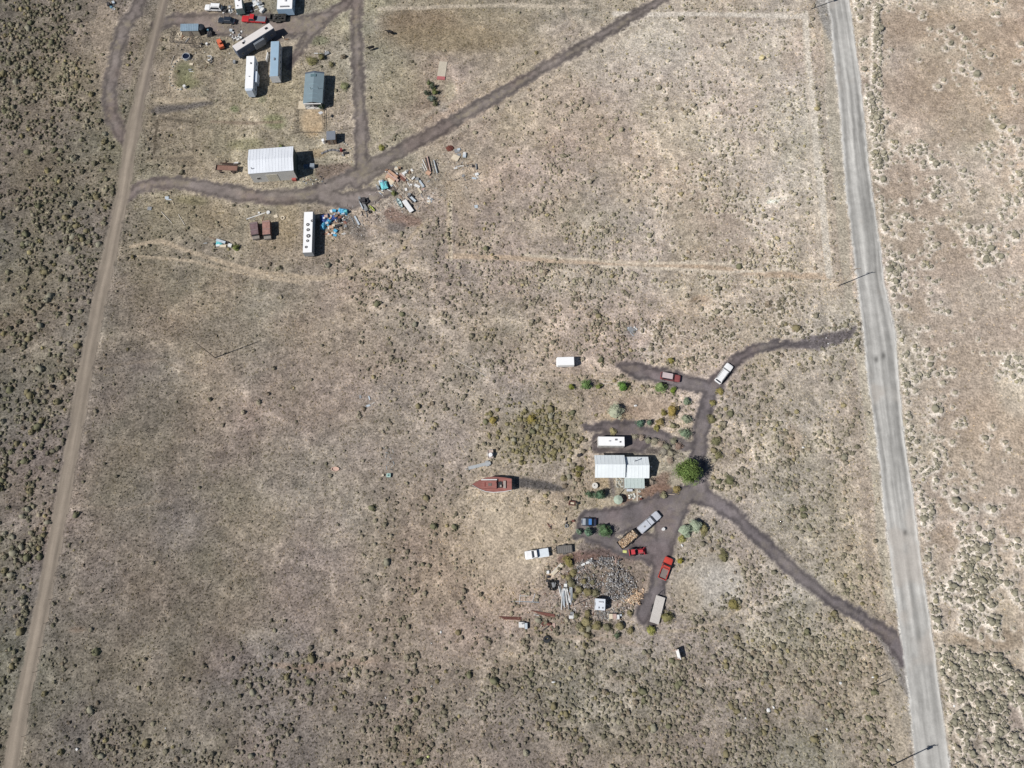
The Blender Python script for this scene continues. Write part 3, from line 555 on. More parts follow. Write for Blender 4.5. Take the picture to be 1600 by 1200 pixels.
ci = np.where(kind < .34, 0, np.where(kind < .58, 1, np.where(kind < .74, 2, np.where(kind < .88, 3, np.where(kind < .96, 4, 5)))))
ci = np.where(wst & (kind < .5), 2, ci)
gcol, _ = groundcolour(sx[None], sy[None]); sc = (pal[ci]*.62+gcol[0]*.92*.38)*rng.uniform(.84, 1.14, (len(sx), 1)); thk = np.hypot((px-850)/80, (py-675)/60) < .6+.8*fbm(sx, sy, 7, 901); sc = np.where((thk & (rng.random(len(sx)) < .55))[:, None], np.array((138, 130, 96)), sc); br = np.where(est | ((py < 460) & (px > 690)), 1.10, np.where(wst, 1.06, 1.0))[:, None]; sc = sc*br; sc[est] = sc[est]*.5+np.array((150, 148, 134))*.5
sc = alb(sc)
order = np.argsort(-rad*np.where(est, 1, 1)/(1+np.maximum(0, sy)*.002))
big = order[:290]; rest = order[290:]
me, fa, cl = [], [], []; off = 0
for sel, tp in ((rest[rad[rest] > .55], TPL), (rest[rad[rest] <= .55], TPS)):
    a_, b_, c_ = merge(sx[sel], sy[sel], rad[sel], hgtf[sel], sc[sel], tp, zf[sel]); me.append(a_); fa.append(b_+off); cl.append(c_); off += len(a_)
me, fa, cl = np.concatenate(me), np.concatenate(fa), np.concatenate(cl)
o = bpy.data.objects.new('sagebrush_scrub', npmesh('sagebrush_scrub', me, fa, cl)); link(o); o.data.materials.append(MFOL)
tag(o, 'low grey-green sagebrush scattered over the dry ground', 'scrub', kind='stuff')
def lowt(seed):
    q = np.random.default_rng(seed); dv, df = dome(5, 1, (.9, .9, .6), seed, .35); lv, lt = leaves(7, (1.1, 1.1, .9), seed+5, 3, .5)
    return np.concatenate([dv, lv]), np.concatenate([df, np.arange(len(lv)).reshape(-1, 3)+len(dv)]), np.concatenate([q.uniform(.2, .7, len(dv)), lt])
ux, uy = scatter(.92, None); upx, upy = PXY(ux, uy); utr, urw = rcross(upx, upy); utl, ulw = lcross(upx, upy)
ui = dict(px=upx, py=upy, tr=utr, rw=urw, tl=utl, lw=ulw, dn=driveval(upx, upy, DRN), ds=driveval(upx, upy, DRS))
uf = sm(np.maximum(np.maximum(np.minimum(utr, 1-utr)*urw, np.minimum(utl, 1-utl)*ulw), np.maximum(ui['dn'], ui['ds'])), -5, -1)
for x0_, y0_, x1_, y1_ in EXCL: uf = np.maximum(uf, ((upx > x0_) & (upx < x1_) & (upy > y0_) & (upy < y1_))*1.0)
uD = bil(GD, upx, upy)*2.6+.12; uD = np.where(utr > 1.2, .16, uD); uD = np.where(utl < 0, .55, uD); uD = np.where((upy < 430) & (upx > 690) & (utr < 0), .24, uD)
uD = np.where((utl > 1.1) & (upx < 560) & (upy > 430) & (upy < 1000), .26, uD)
uD *= np.clip((fbm(ux, uy, 5, 801)-.25)*3.4, .15, 1.8)
for pts, c_, s_ in TRK+FADE: uD = np.where(pdist(upx, upy, pts) > -1, uD*.25, uD)
for cx_, cy_, rx_, ry_, v_ in CLR: uD = np.where(np.hypot((upx-cx_)/rx_, (upy-cy_)/ry_) < 1, uD*v_, uD)
k = (rng.random(len(ux)) < uD) & (uf < .4); ux, uy = ux[k], uy[k]
ug, _ = groundcolour(ux[None], uy[None]); w = rng.random((len(ux), 1)); ug = np.where(w < .5, ug[0]*np.array((.80, .80, .74)), np.where(w < .8, ug[0]*.92, ug[0]*np.array((1.06, 1.05, 1.0))))
a_, b_, c_ = merge(ux, uy, rng.uniform(.18, .42, len(ux)), rng.uniform(.7, 1.1, len(ux)), alb(ug), [lowt(s_) for s_ in range(1, 6)], np.array([hgt(i, j) for i, j in zip(ux, uy)])-.03)
o = bpy.data.objects.new('low_scrub', npmesh('low_scrub', a_, b_, c_)); link(o); o.data.materials.append(MFOL)
tag(o, 'low dry undergrowth between the sagebrush', 'scrub', kind='stuff'); print('low', len(ux), len(b_))
print('shrubs', len(sx), 'tris', len(fa))
PALM = []
for j, c in enumerate([(118,117,92),(146,142,124),(132,124,96)]):
    for V, F, T in TPL[:3]:
        mm = npmesh('sagebrush', V, F, alb(c)[None]*(.80+.6*T)[:, None]); mm.materials.append(MFOL); PALM.append(mm)
zones = {0: ('large grey-green sagebrush in the dense scrub left of the dirt track', 'sagebrush west of the dirt track'),
         1: ('large grey sagebrush on a pale sand mound right of the gravel road', 'sagebrush east of the gravel road'),
         2: ('large olive sagebrush in the open field between the two roads', 'sagebrush in the fields between the roads')}
for n_, i in enumerate(big):
    z = 0 if wst[i] else (1 if est[i] else 2)
    o = bpy.data.objects.new('sagebrush', PALM[n_ % 9 if z != 1 else 3+n_ % 3]); link(o)
    o.location = (sx[i], sy[i], zf[i]); o.rotation_euler.z = n_*1.7; o.scale = (rad[i], rad[i], rad[i]*hgtf[i])
    tag(o, zones[z][0], 'shrub', zones[z][1])
# dry grass tufts and litter
def tufttemplate(seed, n=5):
    q = np.random.default_rng(seed); V = []
    for i in range(n):
        a = q.uniform(0, 6.28); w = .45; d = np.array((math.cos(a), math.sin(a), 0)); s = np.array((-d[1], d[0], 0))*w; l = q.uniform(.5, 1.1)
        V += [d*.1-s, d*.1+s, d*l+np.array((0, 0, q.uniform(.5, 1.1)))]
    return np.array(V), np.arange(3*n).reshape(-1, 3), q.uniform(.2, .9, 3*n)
TT = [tufttemplate(s) for s in range(5)]
tx, ty = scatter(.66, None, .5); tpx, tpy = PXY(tx, ty)
tr2, rw2 = rcross(tpx, tpy); tl2, lw2 = lcross(tpx, tpy)
i2 = dict(px=tpx, py=tpy, tr=tr2, rw=rw2, tl=tl2, lw=lw2, dn=driveval(tpx, tpy, DRN), ds=driveval(tpx, tpy, DRS))
dd = np.where(tr2 > 1.2, .22, np.where(tl2 < 0, .8, .95))*np.clip(.35+1.1*fbm(tx, ty, 6, 501), 0, 1)
dd = np.where((tpy < 400) & (tpx > 700) & (tr2 < 1), dd*.6, dd)
for pts, c_, s_ in TRK:
    if s_ >= .5: dd = np.where(pdist(tpx, tpy, pts) > -2, dd*.25, dd)
for cx_, cy_, rx_, ry_, v_ in CLR: dd = np.where(np.hypot((tpx-cx_)/rx_, (tpy-cy_)/ry_) < 1, dd*v_, dd)
f2 = sm(np.maximum(np.maximum(np.minimum(tr2, 1-tr2)*rw2, np.minimum(tl2, 1-tl2)*lw2), np.maximum(i2['dn'], i2['ds'])), -4, 0)
k = (rng.random(len(tx)) < dd*(1-f2)); tx, ty, tpx, tpy = tx[k], ty[k], tpx[k], tpy[k]
tz = np.array([hgt(a, b) for a, b in zip(tx, ty)])-.02
tc_, _ = groundcolour(tx[None], ty[None]); tc_ = tc_[0]
w = rng.random(len(tx))[:, None]
tc_ = np.where(w < .45, tc_*.84, np.where(w < .75, tc_*np.array((1.08, 1.06, 1.0)), tc_*np.array((.74, .74, .66))))
me, fa, cl = merge(tx, ty, rng.uniform(.12, .34, len(tx)), rng.uniform(.5, 1.0, len(tx)), alb(tc_), TT, tz)
o = bpy.data.objects.new('dry_grass', npmesh('dry_grass', me, fa, cl)); link(o); o.data.materials.append(MFOL)
tag(o, 'short dry bunch grass covering the fields', 'grass', kind='stuff')
print('tufts', len(tx), 'tris', len(fa))
# ------------------------------------------------------------------ trees and garden bushes
def bush(name, label, cat, px, py, r, h, c, n=500, leaf=.16, group=None, seed=1, trunk=.25, c2=None, clumps=12, sx=1, bare=False):
    """trunk, limbs and a crown of small leaf faces in clumps; r, h in metres"""
    loc = W(px, py); loc.z = 0; t = thing(name, label, cat, loc, seed*1.3, group); r = r*(1.28 if r < 3 else 1); h = h*(1.3 if r < 3 else 1)
    m = MB(); q = random.Random(seed); m.cyl((0, 0, -.1), (0, 0, h*trunk+.1), .05*r+.03, .035*r+.02, 7)
    for i in range(6 if not bare else 16):
        a = i*2*math.pi/(6 if not bare else 16)+q.uniform(-.3, .3); e = q.uniform(.45, .95)
        m.cyl((0, 0, h*trunk*.8), (math.cos(a)*r*e*sx, math.sin(a)*r*e, h*q.uniform(.5, .9)), .03*r+.01, .008, 5)
    part('trunk', m, mat('bark', (118, 104, 90), .9), t)
    sx *= random.Random(seed).uniform(.82, 1.2); lv, lt = leaves(n, (r*sx, r, h*(1-trunk)), seed*7+3, clumps, leaf/max(r, .3), .5)
    lv[:, 2] += h*trunk
    dv, df = dome(9, 3, (r*.62*sx, r*.62, h*(1-trunk)*.7), seed, .34); dv[:, 2] += h*trunk*.8
    V = np.concatenate([dv, lv]); F = np.concatenate([df, np.arange(len(lv)).reshape(-1, 3)+len(dv)])
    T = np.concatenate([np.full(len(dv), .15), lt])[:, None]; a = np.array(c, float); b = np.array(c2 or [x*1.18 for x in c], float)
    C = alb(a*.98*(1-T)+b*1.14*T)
    if bare: V, F, C = lv, np.arange(len(lv)).reshape(-1, 3), C[len(dv):]
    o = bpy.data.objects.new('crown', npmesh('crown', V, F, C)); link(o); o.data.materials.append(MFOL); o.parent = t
    return t
bush('shade_tree', 'big round bright green shade tree beside the house and drive', 'tree', 1071, 741, 3.6, 6.6, (84, 106, 56), 9000, .20, None, 3, .3, (134, 152, 90), 80)
GB = [(892, 605, .75, 1.0, (118,124,62), 'small yellow-green bush at the left end of the hedge row'), (915, 603, 1.25, 1.7, (104,128,80), 'round mid green bush, second from the left in the hedge row'),
 (935, 605, .8, 1.1, (116,122,72), 'small olive bush between two green bushes of the hedge row'), (973, 605, 1.2, 1.8, (92,124,62), 'dark green rounded bush beside the two pale poles'),
 (1031, 606, 1.55, 2.0, (122,140,92), 'large pale green bush just below the maroon car'), (1051, 611, .75, .9, (112,128,58), 'small bright green bush right of the large pale one')]
for i, (x, y, r, h, c, l) in enumerate(GB): bush('garden_bush', l, 'bush', x, y, r, h, c, int(500*r*r)+200, .15, 'bushes in the hedge row by the upper drive', 10+i)
GB2 = [(960, 643, 1.9, 2.3, (164,168,146), 'large silver-leaved bush alone above the travel trailer'), (1050, 643, 1.65, 2.0, (152,134,80), 'round golden-orange bush in the garden above the house'),
 (1071, 656, 1.3, 1.6, (138,144,122), 'grey-green bush right of the golden-orange one'), (1069, 678, 1.3, 1.7, (120,136,112), 'blue-green bush at the lower right corner of the garden'),
 (1072, 628, .9, 1.2, (122,134,112), 'small grey-green bush at the upper right corner of the garden'), (1031, 661, 1.0, 1.2, (146,132,92), 'brown-gold bush beside the two small spruces'),
 (1036, 646, .8, 1.0, (128,120,74), 'olive bush touching the left side of the golden-orange one'), (1026, 668, .8, .7, (140,134,82), 'low yellowish bush below the two small spruces'),
 (1051, 666, .8, .9, (136,132,104), 'low khaki bush in the middle of the garden'), (1084, 822, 1.9, 2.2, (158,168,146), 'tall silver-green bush in the fork of the drives'),
 (1070, 830, 1.7, 2.0, (150,162,140), 'silver-green bush leaning over the yard, left of the tallest'), (1065, 842, 1.0, .9, (150,146,92), 'low yellow-green bush below the silver ones'),
 (1098, 826, 1.3, 1.1, (134,128,92), 'olive brown bush right of the silver ones'), (1062, 877, .8, 1.0, (150,142,66), 'small golden bush right of the red pickup'),
 (1041, 965, 1.3, 1.5, (124,120,82), 'olive bush right of the flatbed trailer'), (1017, 984, 1.1, 1.0, (142,142,84), 'yellow-green bush below the flatbed trailer'),
 (905, 733, .8, .8, (120,116,74), 'small olive bush left of the white roofed house'), (903, 742, .7, .8, (126,118,76), 'scrawny bush with a stick, left of the white roofed house'),
 (958, 674, .9, .7, (148,140,104), 'dry bush just above the travel trailer'), (1018, 753, .9, .9, (140,130,118), 'leafless grey bush right of the porch'),
 (1057, 765, 1.0, .9, (138,124,84), 'brown-gold bush below the shade tree'), (1037, 775, .9, 1.0, (140,136,110), 'dry grey bush by a pale log in the yard'),
 (888, 878, 1.2, 1.0, (130,122,78), 'olive bush beside the long pale beam'), (1060, 697, .9, .8, (146,126,114), 'brown brush at the mouth of the upper drive'),
 (1036, 706, 1.1, .9, (146,140,128), 'grey brush above the shade tree'), (964, 993, .8, .9, (96,106,84), 'dark green bush alone below the white boxes'),
 (948, 692, .01, .01, (0,0,0), '')]
for i, (x, y, r, h, c, l) in enumerate(GB2):
    if l: bush('garden_bush', l, 'bush', x, y, r, h, c, int(420*r*r)+180, .14, None, 30+i)
GB3 = [(1000, 662, .95, 1.7, (98,122,104), 'small blue spruce, left one of two above the house'), (1014, 661, .75, 1.3, (108,126,106), 'small blue spruce, right one of two above the house'),
 (936, 774, 1.45, 2.6, (84,106,84), 'dark green spruce left of the house path'), (921, 772, .8, 1.2, (98,116,92), 'little spruce touching the dark green one'),
 (944, 829, 1.35, 2.6, (92,116,82), 'green spruce below the blue car, right one of three'), (918, 833, 1.0, 1.9, (104,128,108), 'blue-green spruce below the blue car, middle one of three'),
 (905, 831, .7, 1.2, (120,138,118), 'pale spruce below the blue car, left one of three'), (503, 168, .85, 1.7, (72,86,66), 'dark round shrub at the porch corner of the teal roofed house')]
for i, (x, y, r) in enumerate([(992, 683, .8), (1002, 685, .9), (1012, 688, .9), (1022, 690, 1.0), (1032, 693, 1.0), (1041, 699, 1.1), (1048, 708, 1.1), (1047, 720, .9), (1052, 690, .9)]):
    bush('dry_bush', 'dry grey-brown brush in the tongue between the house and the upper drive', 'bush', x, y, r, r*.9, ((146,140,122), (152,138,124), (134,132,112))[i % 3], 260, .14, 'dry brush in the tongue above the house', 140+i)
for i, (x, y, r, h, c, l) in enumerate(GB3): bush('spruce', l, 'tree', x, y, r, h, c, int(700*r*r)+250, .13, None, 70+i, .12)
GB4 = [(676, 138, .9, 1.6, (88,96,78), 'dark bush at the upper end of the clump by the slab'), (670, 131, .7, 1.0, (110,116,84), 'olive bush left of the dark clump by the slab'),
 (667, 147, .8, 1.3, (92,98,82), 'dark bush on the left edge of the clump by the slab'), (675, 155, 1.0, 1.2, (98,106,96), 'grey-green bush in the lower part of the clump by the slab'),
 (680, 146, .8, 1.6, (112,118,76), 'yellow-green bush amid the dark clump by the slab'), (680, 163, .7, 1.1, (104,104,80), 'olive bush at the lower end of the clump by the slab'),
 (488, 96, 1.6, 1.1, (126,122,88), 'spreading olive bush above the teal roofed house'), (503, 91, 1.1, 1.3, (112,108,78), 'dark olive bush above the teal roofed house'),
 (538, 136, 1.5, .8, (128,130,98), 'low green bush between the teal roofed house and the drive'), (518, 101, .8, .8, (116,112,84), 'small bush right of the spreading olive bush'),
 (440, 230, .7, .8, (110,118,78), 'small green bush above the metal barn'), (369, 388, .9, .9, (112,120,72), 'green bush beside the teal scrap heap'),
 (615, 303, .8, .9, (112,116,74), 'olive bush between the lumber and the canoe'), (596, 231, .9, .6, (132,130,76), 'low yellow-green bush at the drive junction'),
 (1018, 555, .01, .01, (0,0,0), ''), (1048, 563, .8, 1.0, (140,134,80), 'yellow-green bush above the maroon car'),
 (1124, 612, .9, .8, (142,132,84), 'golden bush right of the junction by the white car'), (1113, 630, .9, .8, (132,126,84), 'olive gold bush along the right edge of the drive'),
 (1108, 770, .01, .01, (0,0,0), ''), (770, 657, 1.0, 1.0, (146,132,80), 'golden bush in the field above the handcart'), (830, 655, 1.1, .9, (140,128,74), 'gold bush in the olive thicket'),
 (1112, 655, 1.1, .9, (122,118,86), 'olive bush on the bank right of the drive'), (1118, 690, 1.2, .9, (118,116,88), 'grey-olive bush on the bank level with the house'),
 (1121, 712, 1.2, .9, (124,120,88), 'broad bush on the bank right of the shade tree'), (1140, 752, 1.3, 1.0, (112,112,84), 'dark bush on the bank above the lower drive'),
 (1130, 870, 1.3, 1.0, (118,114,84), 'olive bush on the rim of the round clearing'), (1145, 945, 1.2, .9, (128,120,78), 'golden olive bush at the right rim of the clearing')]
for i, (x, y, r, h, c, l) in enumerate(GB4):
    if l: bush('wild_bush', l, 'bush', x, y, r, h, c, int(380*r*r)+150, .15, None, 90+i, .15)

# ------------------------------------------------------------------ vehicles
GLASS = mat('dark_glass', (52, 60, 70), .12, 0, .05, spec=.8); RUB = mat('rubber', (48, 47, 47), .85, 0, .1); CHR = mat('bright_metal', (176, 178, 180), .35, .6, .08)
BLK = mat('black_plastic', (52, 52, 55), .6); RIM = mat('wheel_rim', (150, 150, 152), .4, .5)
def paint(key, c, rough=.38, var=.11): return mat('paint_'+key, c, rough, 0, var, 1.2, spec=.5)
WHT = paint('white', (252, 252, 252)); LAMP = mat('lamp_glass', (210, 205, 195), .2); TAIL = mat('tail_lamp', (150, 40, 36), .3)
def wheels(t, xs, w, r=.36, tw=.22, names='wheel'):
    for x in xs:
        for s in (-1, 1):
            o = part(names, MB().tyre((x, s*(w/2-.12), r), r, tw), RUB, t); part('rim', MB().tyre((x, s*(w/2-.12), r), r*.58, tw+.02, 10), RIM, o)
def bodysec(x, w, z0, z1, t=.94, crown=.03):
    h = w/2
    return [(x, -h*.9, z0), (x, -h, z0+.18), (x, -h, z1-.14), (x, -h*t, z1-.02), (x, -h*.5, z1+crown), (x, h*.5, z1+crown), (x, h*t, z1-.02), (x, h, z1-.14), (x, h, z0+.18), (x, h*.9, z0)]
def vehicle(name, label, cat, pr, pf, w, pm, kind='suv', zr=1.1, H=1.75, bedm=None, roofm=None, hoodm=None, canopy=False, cabend=None, group=None, rack=False, tonneau=None):
    c, rz, L = line(pr, pf, zr); t = thing(name, label, cat, c, rz, group); h = L/2
    zb = .98 if kind != 'sedan' else .82; H = H if kind != 'sedan' else 1.42
    if kind == 'pickup': ck = cabend if cabend is not None else -.02
    else: ck = {'suv': -.47, 'sedan': -.36, 'van': -.47}[kind]
    hood0 = .22 if kind != 'van' else .34
    rear = ck*L-.05 if kind == 'pickup' else -h
    xs = [rear, rear+.12, 0 if rear < -.5 else rear+.4, hood0*L, h-.35, h-.08, h]
    secs = []
    for x in xs:
        e = max(0, (x-(h-.5))/.5); er = max(0, ((-h+.25)-x)/.25) if kind != 'pickup' else 0
        secs.append(bodysec(x, w*(1-.13*e*e-.06*er), .34, zb-.10*e-(.05*er)))
    part('body', MB().loft(secs), pm, t, smooth=False, bevel=.03)
    if kind == 'pickup':
        b0, b1, zt = -h+.02, rear-.02, zb+.0
        m = MB(); m.box(b0, b1, -w/2+.02, -w/2+.14, .45, zt); m.box(b0, b1, w/2-.14, w/2-.02, .45, zt); m.box(b1-.1, b1, -w/2+.142, w/2-.142, .45, zt)
        part('bed_side', m, pm, t, bevel=.02)
        part('bed_floor', MB().box(b0+.07, b1-.102, -w/2+.142, w/2-.142, .52, .60), bedm or BLK, t)
        part('tailgate', MB().box(b0-.03, b0+.06, -w/2+.142, w/2-.142, .5, zt), pm, t)
        if canopy:
            q = MB().loft([[(x, -w/2+.06, zt+.005), (x, -w/2+.14+i, H-.06), (x, -w/2+.3+i, H), (x, w/2-.3-i, H), (x, w/2-.14-i, H-.06), (x, w/2-.06, zt+.005)] for x, i in ((b0+.04, .05), (b0+.14, .02), (b1-.02, 0))])
            cn = part('canopy', q, pm, t, bevel=.02); part('vent', MB().box((b0+b1)/2-.2, (b0+b1)/2+.2, -.2, .2, H+.002, H+.06), mat('grey_vent', (150, 150, 150), .6), cn)
        if tonneau: part('bed_cover', MB().box(b0+.04, b1-.02, -w/2+.1, w/2-.1, zt+.002, zt+.05), tonneau, t)
    # greenhouse
    x0 = rear+.04 if kind == 'pickup' else rear+(.10 if kind != 'sedan' else .55)
    x1 = hood0*L; a0 = {'suv': .22, 'van': .15, 'sedan': .55, 'pickup': .12}[kind]; a1 = .62 if kind != 'van' else .5
    B = [(x0, -w/2+.06, zb), (x1, -w/2+.06, zb), (x1, w/2-.06, zb), (x0, w/2-.06, zb)]
    T = [(x0+a0, -w/2+.2, H-.05), (x1-a1, -w/2+.2, H-.05), (x1-a1, w/2-.2, H-.05), (x0+a0, w/2-.2, H-.05)]
    part('cabin', MB().add(B+T, [(3, 2, 1, 0), (4, 5, 6, 7), (0, 1, 5, 4), (1, 2, 6, 5), (2, 3, 7, 6), (3, 0, 4, 7)]), pm, t)
    rf = part('roof', MB().loft([[(x, -w/2+.19+i, H-.048), (x, -w/2+.26+i, H), (x, w/2-.26-i, H), (x, w/2-.19-i, H-.048)] for x, i in ((x0+a0+.01, .04), (x0+a0+.12, 0), (x1-a1-.15, 0), (x1-a1-.02, .05))]), roofm or pm, t, bevel=.015)
    part('windshield', MB().slab([B[1], B[2], T[2], T[1]], .012, .08), GLASS, t)
    if not (kind == 'pickup' and canopy): part('rear_window', MB().slab([B[3], B[0], T[0], T[3]], .012, .14), GLASS, t)
    for s, q in ((0, [B[0], B[1], T[1], T[0]]), (1, [B[2], B[3], T[3], T[2]])): part('side_window', MB().slab(q, .012, .16), GLASS, t)
    if hoodm: part('hood', MB().box(x1+.05, h-.2, -w/2+.15, w/2-.15, zb-.04, zb+.05), hoodm, t)
    for s in (-1, 1):
        part('mirror', MB().obox((x1-.25, s*(w/2+.1), zb+.1), (.1, .2, .16)), BLK, t)
        part('headlight', MB().box(h-.1, h+.01, s*(w*.34)-.15, s*(w*.34)+.15, .62, .76), LAMP, t)
        part('taillight', MB().box(-h-.035, -h+.03, s*(w*.42)-.07, s*(w*.42)+.05, .62, .86), TAIL, t)
    part('bumper', MB().box(h-.03, h+.08, -w*.42, w*.42, .36, .54), CHR, t); part('bumper', MB().box(-h-.12, -h-.04, -w*.44, w*.44, .38, .54), CHR, t)
    if rack:
        for s in (-1, 1): part('roof_rail', MB().box(x0+a0+.2, x1-a1-.3, s*(w/2-.34)-.02, s*(w/2-.34)+.02, H+.002, H+.07), BLK, t)
    wheels(t, (-L*.3, L*.31), w); return t
vehicle('parked_car', 'white station car facing up the drive at the junction', 'car', (1121.5, 596.5), (1141.8, 569.3), 2.0, WHT, 'suv', 1.1, 1.7, rack=True)
vehicle('parked_car', 'maroon sport utility car with a faded whitish roof beside the pale green bush', 'car', (1032.5, 586), (1063, 591.5), 1.85, paint('maroon', (150, 84, 84), .5), 'suv', 1.1, 1.75, roofm=mat('faded_roof', (206, 190, 190), .5, 0, .10, 1.0))
vehicle('pickup_truck', 'silver pickup with a canopy, hitched to the trailer of firewood', 'pickup truck', (1000, 829), (1030, 802.5), 2.0, paint('silver', (204, 208, 216)), 'pickup', 1.2, 1.85, canopy=True, cabend=-.05)
vehicle('pickup_truck', 'red pickup with an open empty bed in the yard', 'pickup truck', (1034.5, 904.5), (1046.5, 871.5), 2.0, paint('red', (208, 80, 68)), 'pickup', 1.1, 1.75, bedm=mat('bed_liner', (134, 124, 120), .8), cabend=.0)
vehicle('pickup_truck', 'white pickup with a white bed cover parked on the dry grass', 'pickup truck', (857.5, 862.5), (820.5, 868), 2.0, WHT, 'pickup', 1.1, 1.75, tonneau=paint('coverwhite', (228, 236, 242)), cabend=-.02)
vehicle('parked_car', 'small blue car with its dark hood end pointing left beside three spruces', 'car', (931.5, 816), (909, 815), 1.8, paint('navy', (52, 62, 86)), 'sedan', .9, 1.5, roofm=paint('blue', (84, 136, 200)), hoodm=mat('grey_hood', (176, 182, 190), .4))
vehicle('parked_car', 'black car on the dark gravel at the upper left place', 'car', (367, 31.5), (340.5, 29.5), 1.85, paint('black', (46, 54, 66)), 'sedan', 1.0, 1.45)
vehicle('pickup_truck', 'red crew cab pickup with a grey bed cover by the motorhome', 'pickup truck', (415, 29.5), (377.5, 27.5), 2.05, paint('bright_red', (200, 54, 58)), 'pickup', 1.1, 1.9, tonneau=mat('grey_cover', (126, 132, 140), .6), cabend=-.06)
vehicle('parked_car', 'white sport utility car with dark rear beside scrap', 'car', (345.5, 10.5), (319.5, 9.5), 1.95, WHT, 'suv', 1.2, 1.8, rack=True)
# box-shaped vehicles: travel trailers, motorhome, semi trailer
def boxtrailer(name, label, cat, pr, pf, w, H, wallm, roofm, zf=.55, tongue=1.0, vents=(), acs=(), windows=4, slide=None, wheelx=(-.06,), nose=0, endm=None, door=True, rear=0, group=None):
    c, rz, L = line(pr, pf, H); t = thing(name, label, cat, c, rz, group); h = L/2
    def sec(x, k): return [(x, -w/2*k, zf), (x, -w/2*k, H-.16), (x, -w/2*k+.12, H-.03), (x, w/2*k-.12, H-.03), (x, w/2*k, H-.16), (x, w/2*k, zf)]
    part('body', MB().loft([sec(-h, 1), sec(h-nose, 1)]+([sec(h, .72)] if nose else [])), wallm, t)
    rf = part('roof', MB().box(-h+.01, h-nose*.9-.01, -w/2+.10, w/2-.10, H-.028, H+.03), roofm, t, bevel=.02)
    for i, (x, y, r) in enumerate(vents):
        v = part('roof_vent', MB().ring((x*L, y), r*.55, r, H+.032, H+.15, 14), mat('vent_rim', (66, 62, 64), .7), rf); 
        part('vent_cap', MB().cyl((x*L, y, H+.034), (x*L, y, H+.08), r*.5, n=12), mat('vent_cap', (205, 205, 205), .5), v)
    for x, y, a, b, cc in acs: part('roof_unit', MB().box(x*L-a/2, x*L+a/2, y-b/2, y+b/2, H+.032, H+.26), mat('unit_%d' % cc, (cc, cc, cc+4), .5), rf, bevel=.03)
    for s in (-1, 1):
        for i in range(windows):
            x = -h+L*(i+.7)/(windows+.4); wn = part('window', MB().box(x-.35, x+.35, s*(w/2)-.01, s*(w/2)+.025, 1.45, 1.95), mat('window_frame', (180, 182, 184), .4, .4), t)
            part('pane', MB().box(x-.29, x+.29, s*(w/2+.012)-.02, s*(w/2+.012)+.02, 1.51, 1.89), GLASS, wn)
    if door:
        d = part('door', MB().box(h*.35, h*.35+.7, -w/2-.03, -w/2+.01, zf+.05, H-.3), endm or wallm, t); part('handle', MB().box(h*.35+.08, h*.35+.2, -w/2-.06, -w/2-.032, 1.3, 1.36), BLK, d)
    if slide: x, l, d, z0, z1, s = slide; part('slide_out', MB().box(x-l/2, x+l/2, min(s*w/2, s*(w/2+d)), max(s*w/2, s*(w/2+d)), z0, z1), endm or wallm, t, bevel=.02)
    part('chassis', MB().box(-h+.1, h-.1, -.5, .5, zf-.18, zf-.003), BLK, t)
    for x in wheelx: wheels(t, (x*L,), w, .36, .22)
    if tongue:
        m = MB(); m.cyl((h-nose, -.6, .5), (h+tongue, 0, .5), .05, n=6); m.cyl((h-nose, .6, .5), (h+tongue, 0, .5), .05, n=6); part('tongue', m, BLK, t)
        part('jack', MB().cyl((h+tongue-.15, 0, .05), (h+tongue-.15, 0, .9), .04, n=8), CHR, t)
    return t
PW = mat('roof_white', (255, 255, 255), .5, 0, .03, .8); PG = mat('siding_cream', (216, 214, 210), .6, 0, .05)
boxtrailer('cargo_trailer', 'small plain white cargo trailer alone in the scrub', 'trailer', (897, 563.5), (869.5, 564.2), 2.2, 2.2, PW, PW, tongue=.9, windows=0, wheelx=(-.05, .12), nose=.3)
boxtrailer('travel_trailer', 'white travel trailer parked right above the white roofed house', 'travel trailer', (975.8, 689.5), (935, 689), 2.35, 2.75, PG, PW, tongue=1.0, acs=((-.17, -.35, .5, .4, 120), (-.33, .2, .32, .32, 90), (.08, 0, .5, .25, 200)), wheelx=(-.1, .04))
boxtrailer('travel_trailer', 'long white fifth wheel trailer below the motorhome', 'travel trailer', (391.5, 87.5), (388.8, 141.5), 2.45, 3.3, mat('siding_blue_white', (206, 218, 232), .5, 0, .05), PW, tongue=0, windows=5, slide=(.9, 3.6, .75, 1.0, 2.9, 1), acs=((-.28, .2, .5, .3, 130), (.1, -.1, .3, .3, 210)), wheelx=(-.14, -.04), nose=.8)
boxtrailer('mobile_office', 'long pale blue roofed trailer beside the fifth wheel trailer', 'trailer', (429.8, 64.5), (427.8, 119), 2.5, 3.2, mat('siding_white', (224, 226, 228), .6, 0, .06), mat('roof_blue', (164, 190, 210), .45, 0, .08, .5), tongue=0, windows=5, acs=((.02, 0, .8, .35, 150),), wheelx=(-.12, -.02))
boxtrailer('semi_trailer', 'very long white box trailer with five dark rings on its roof', 'trailer', (480.2, 394.5), (482.2, 331), 2.5, 2.9, mat('trailer_grey_side', (166, 170, 174), .55, 0, .06), PW, zf=.7, tongue=0, windows=0, vents=((.18, .1, .42), (.05, -.02, .42), (-.10, -.15, .52), (-.22, .02, .36), (-.37, .34, .34), (.27, -1.0, .34)), wheelx=(-.3, -.39), door=False)
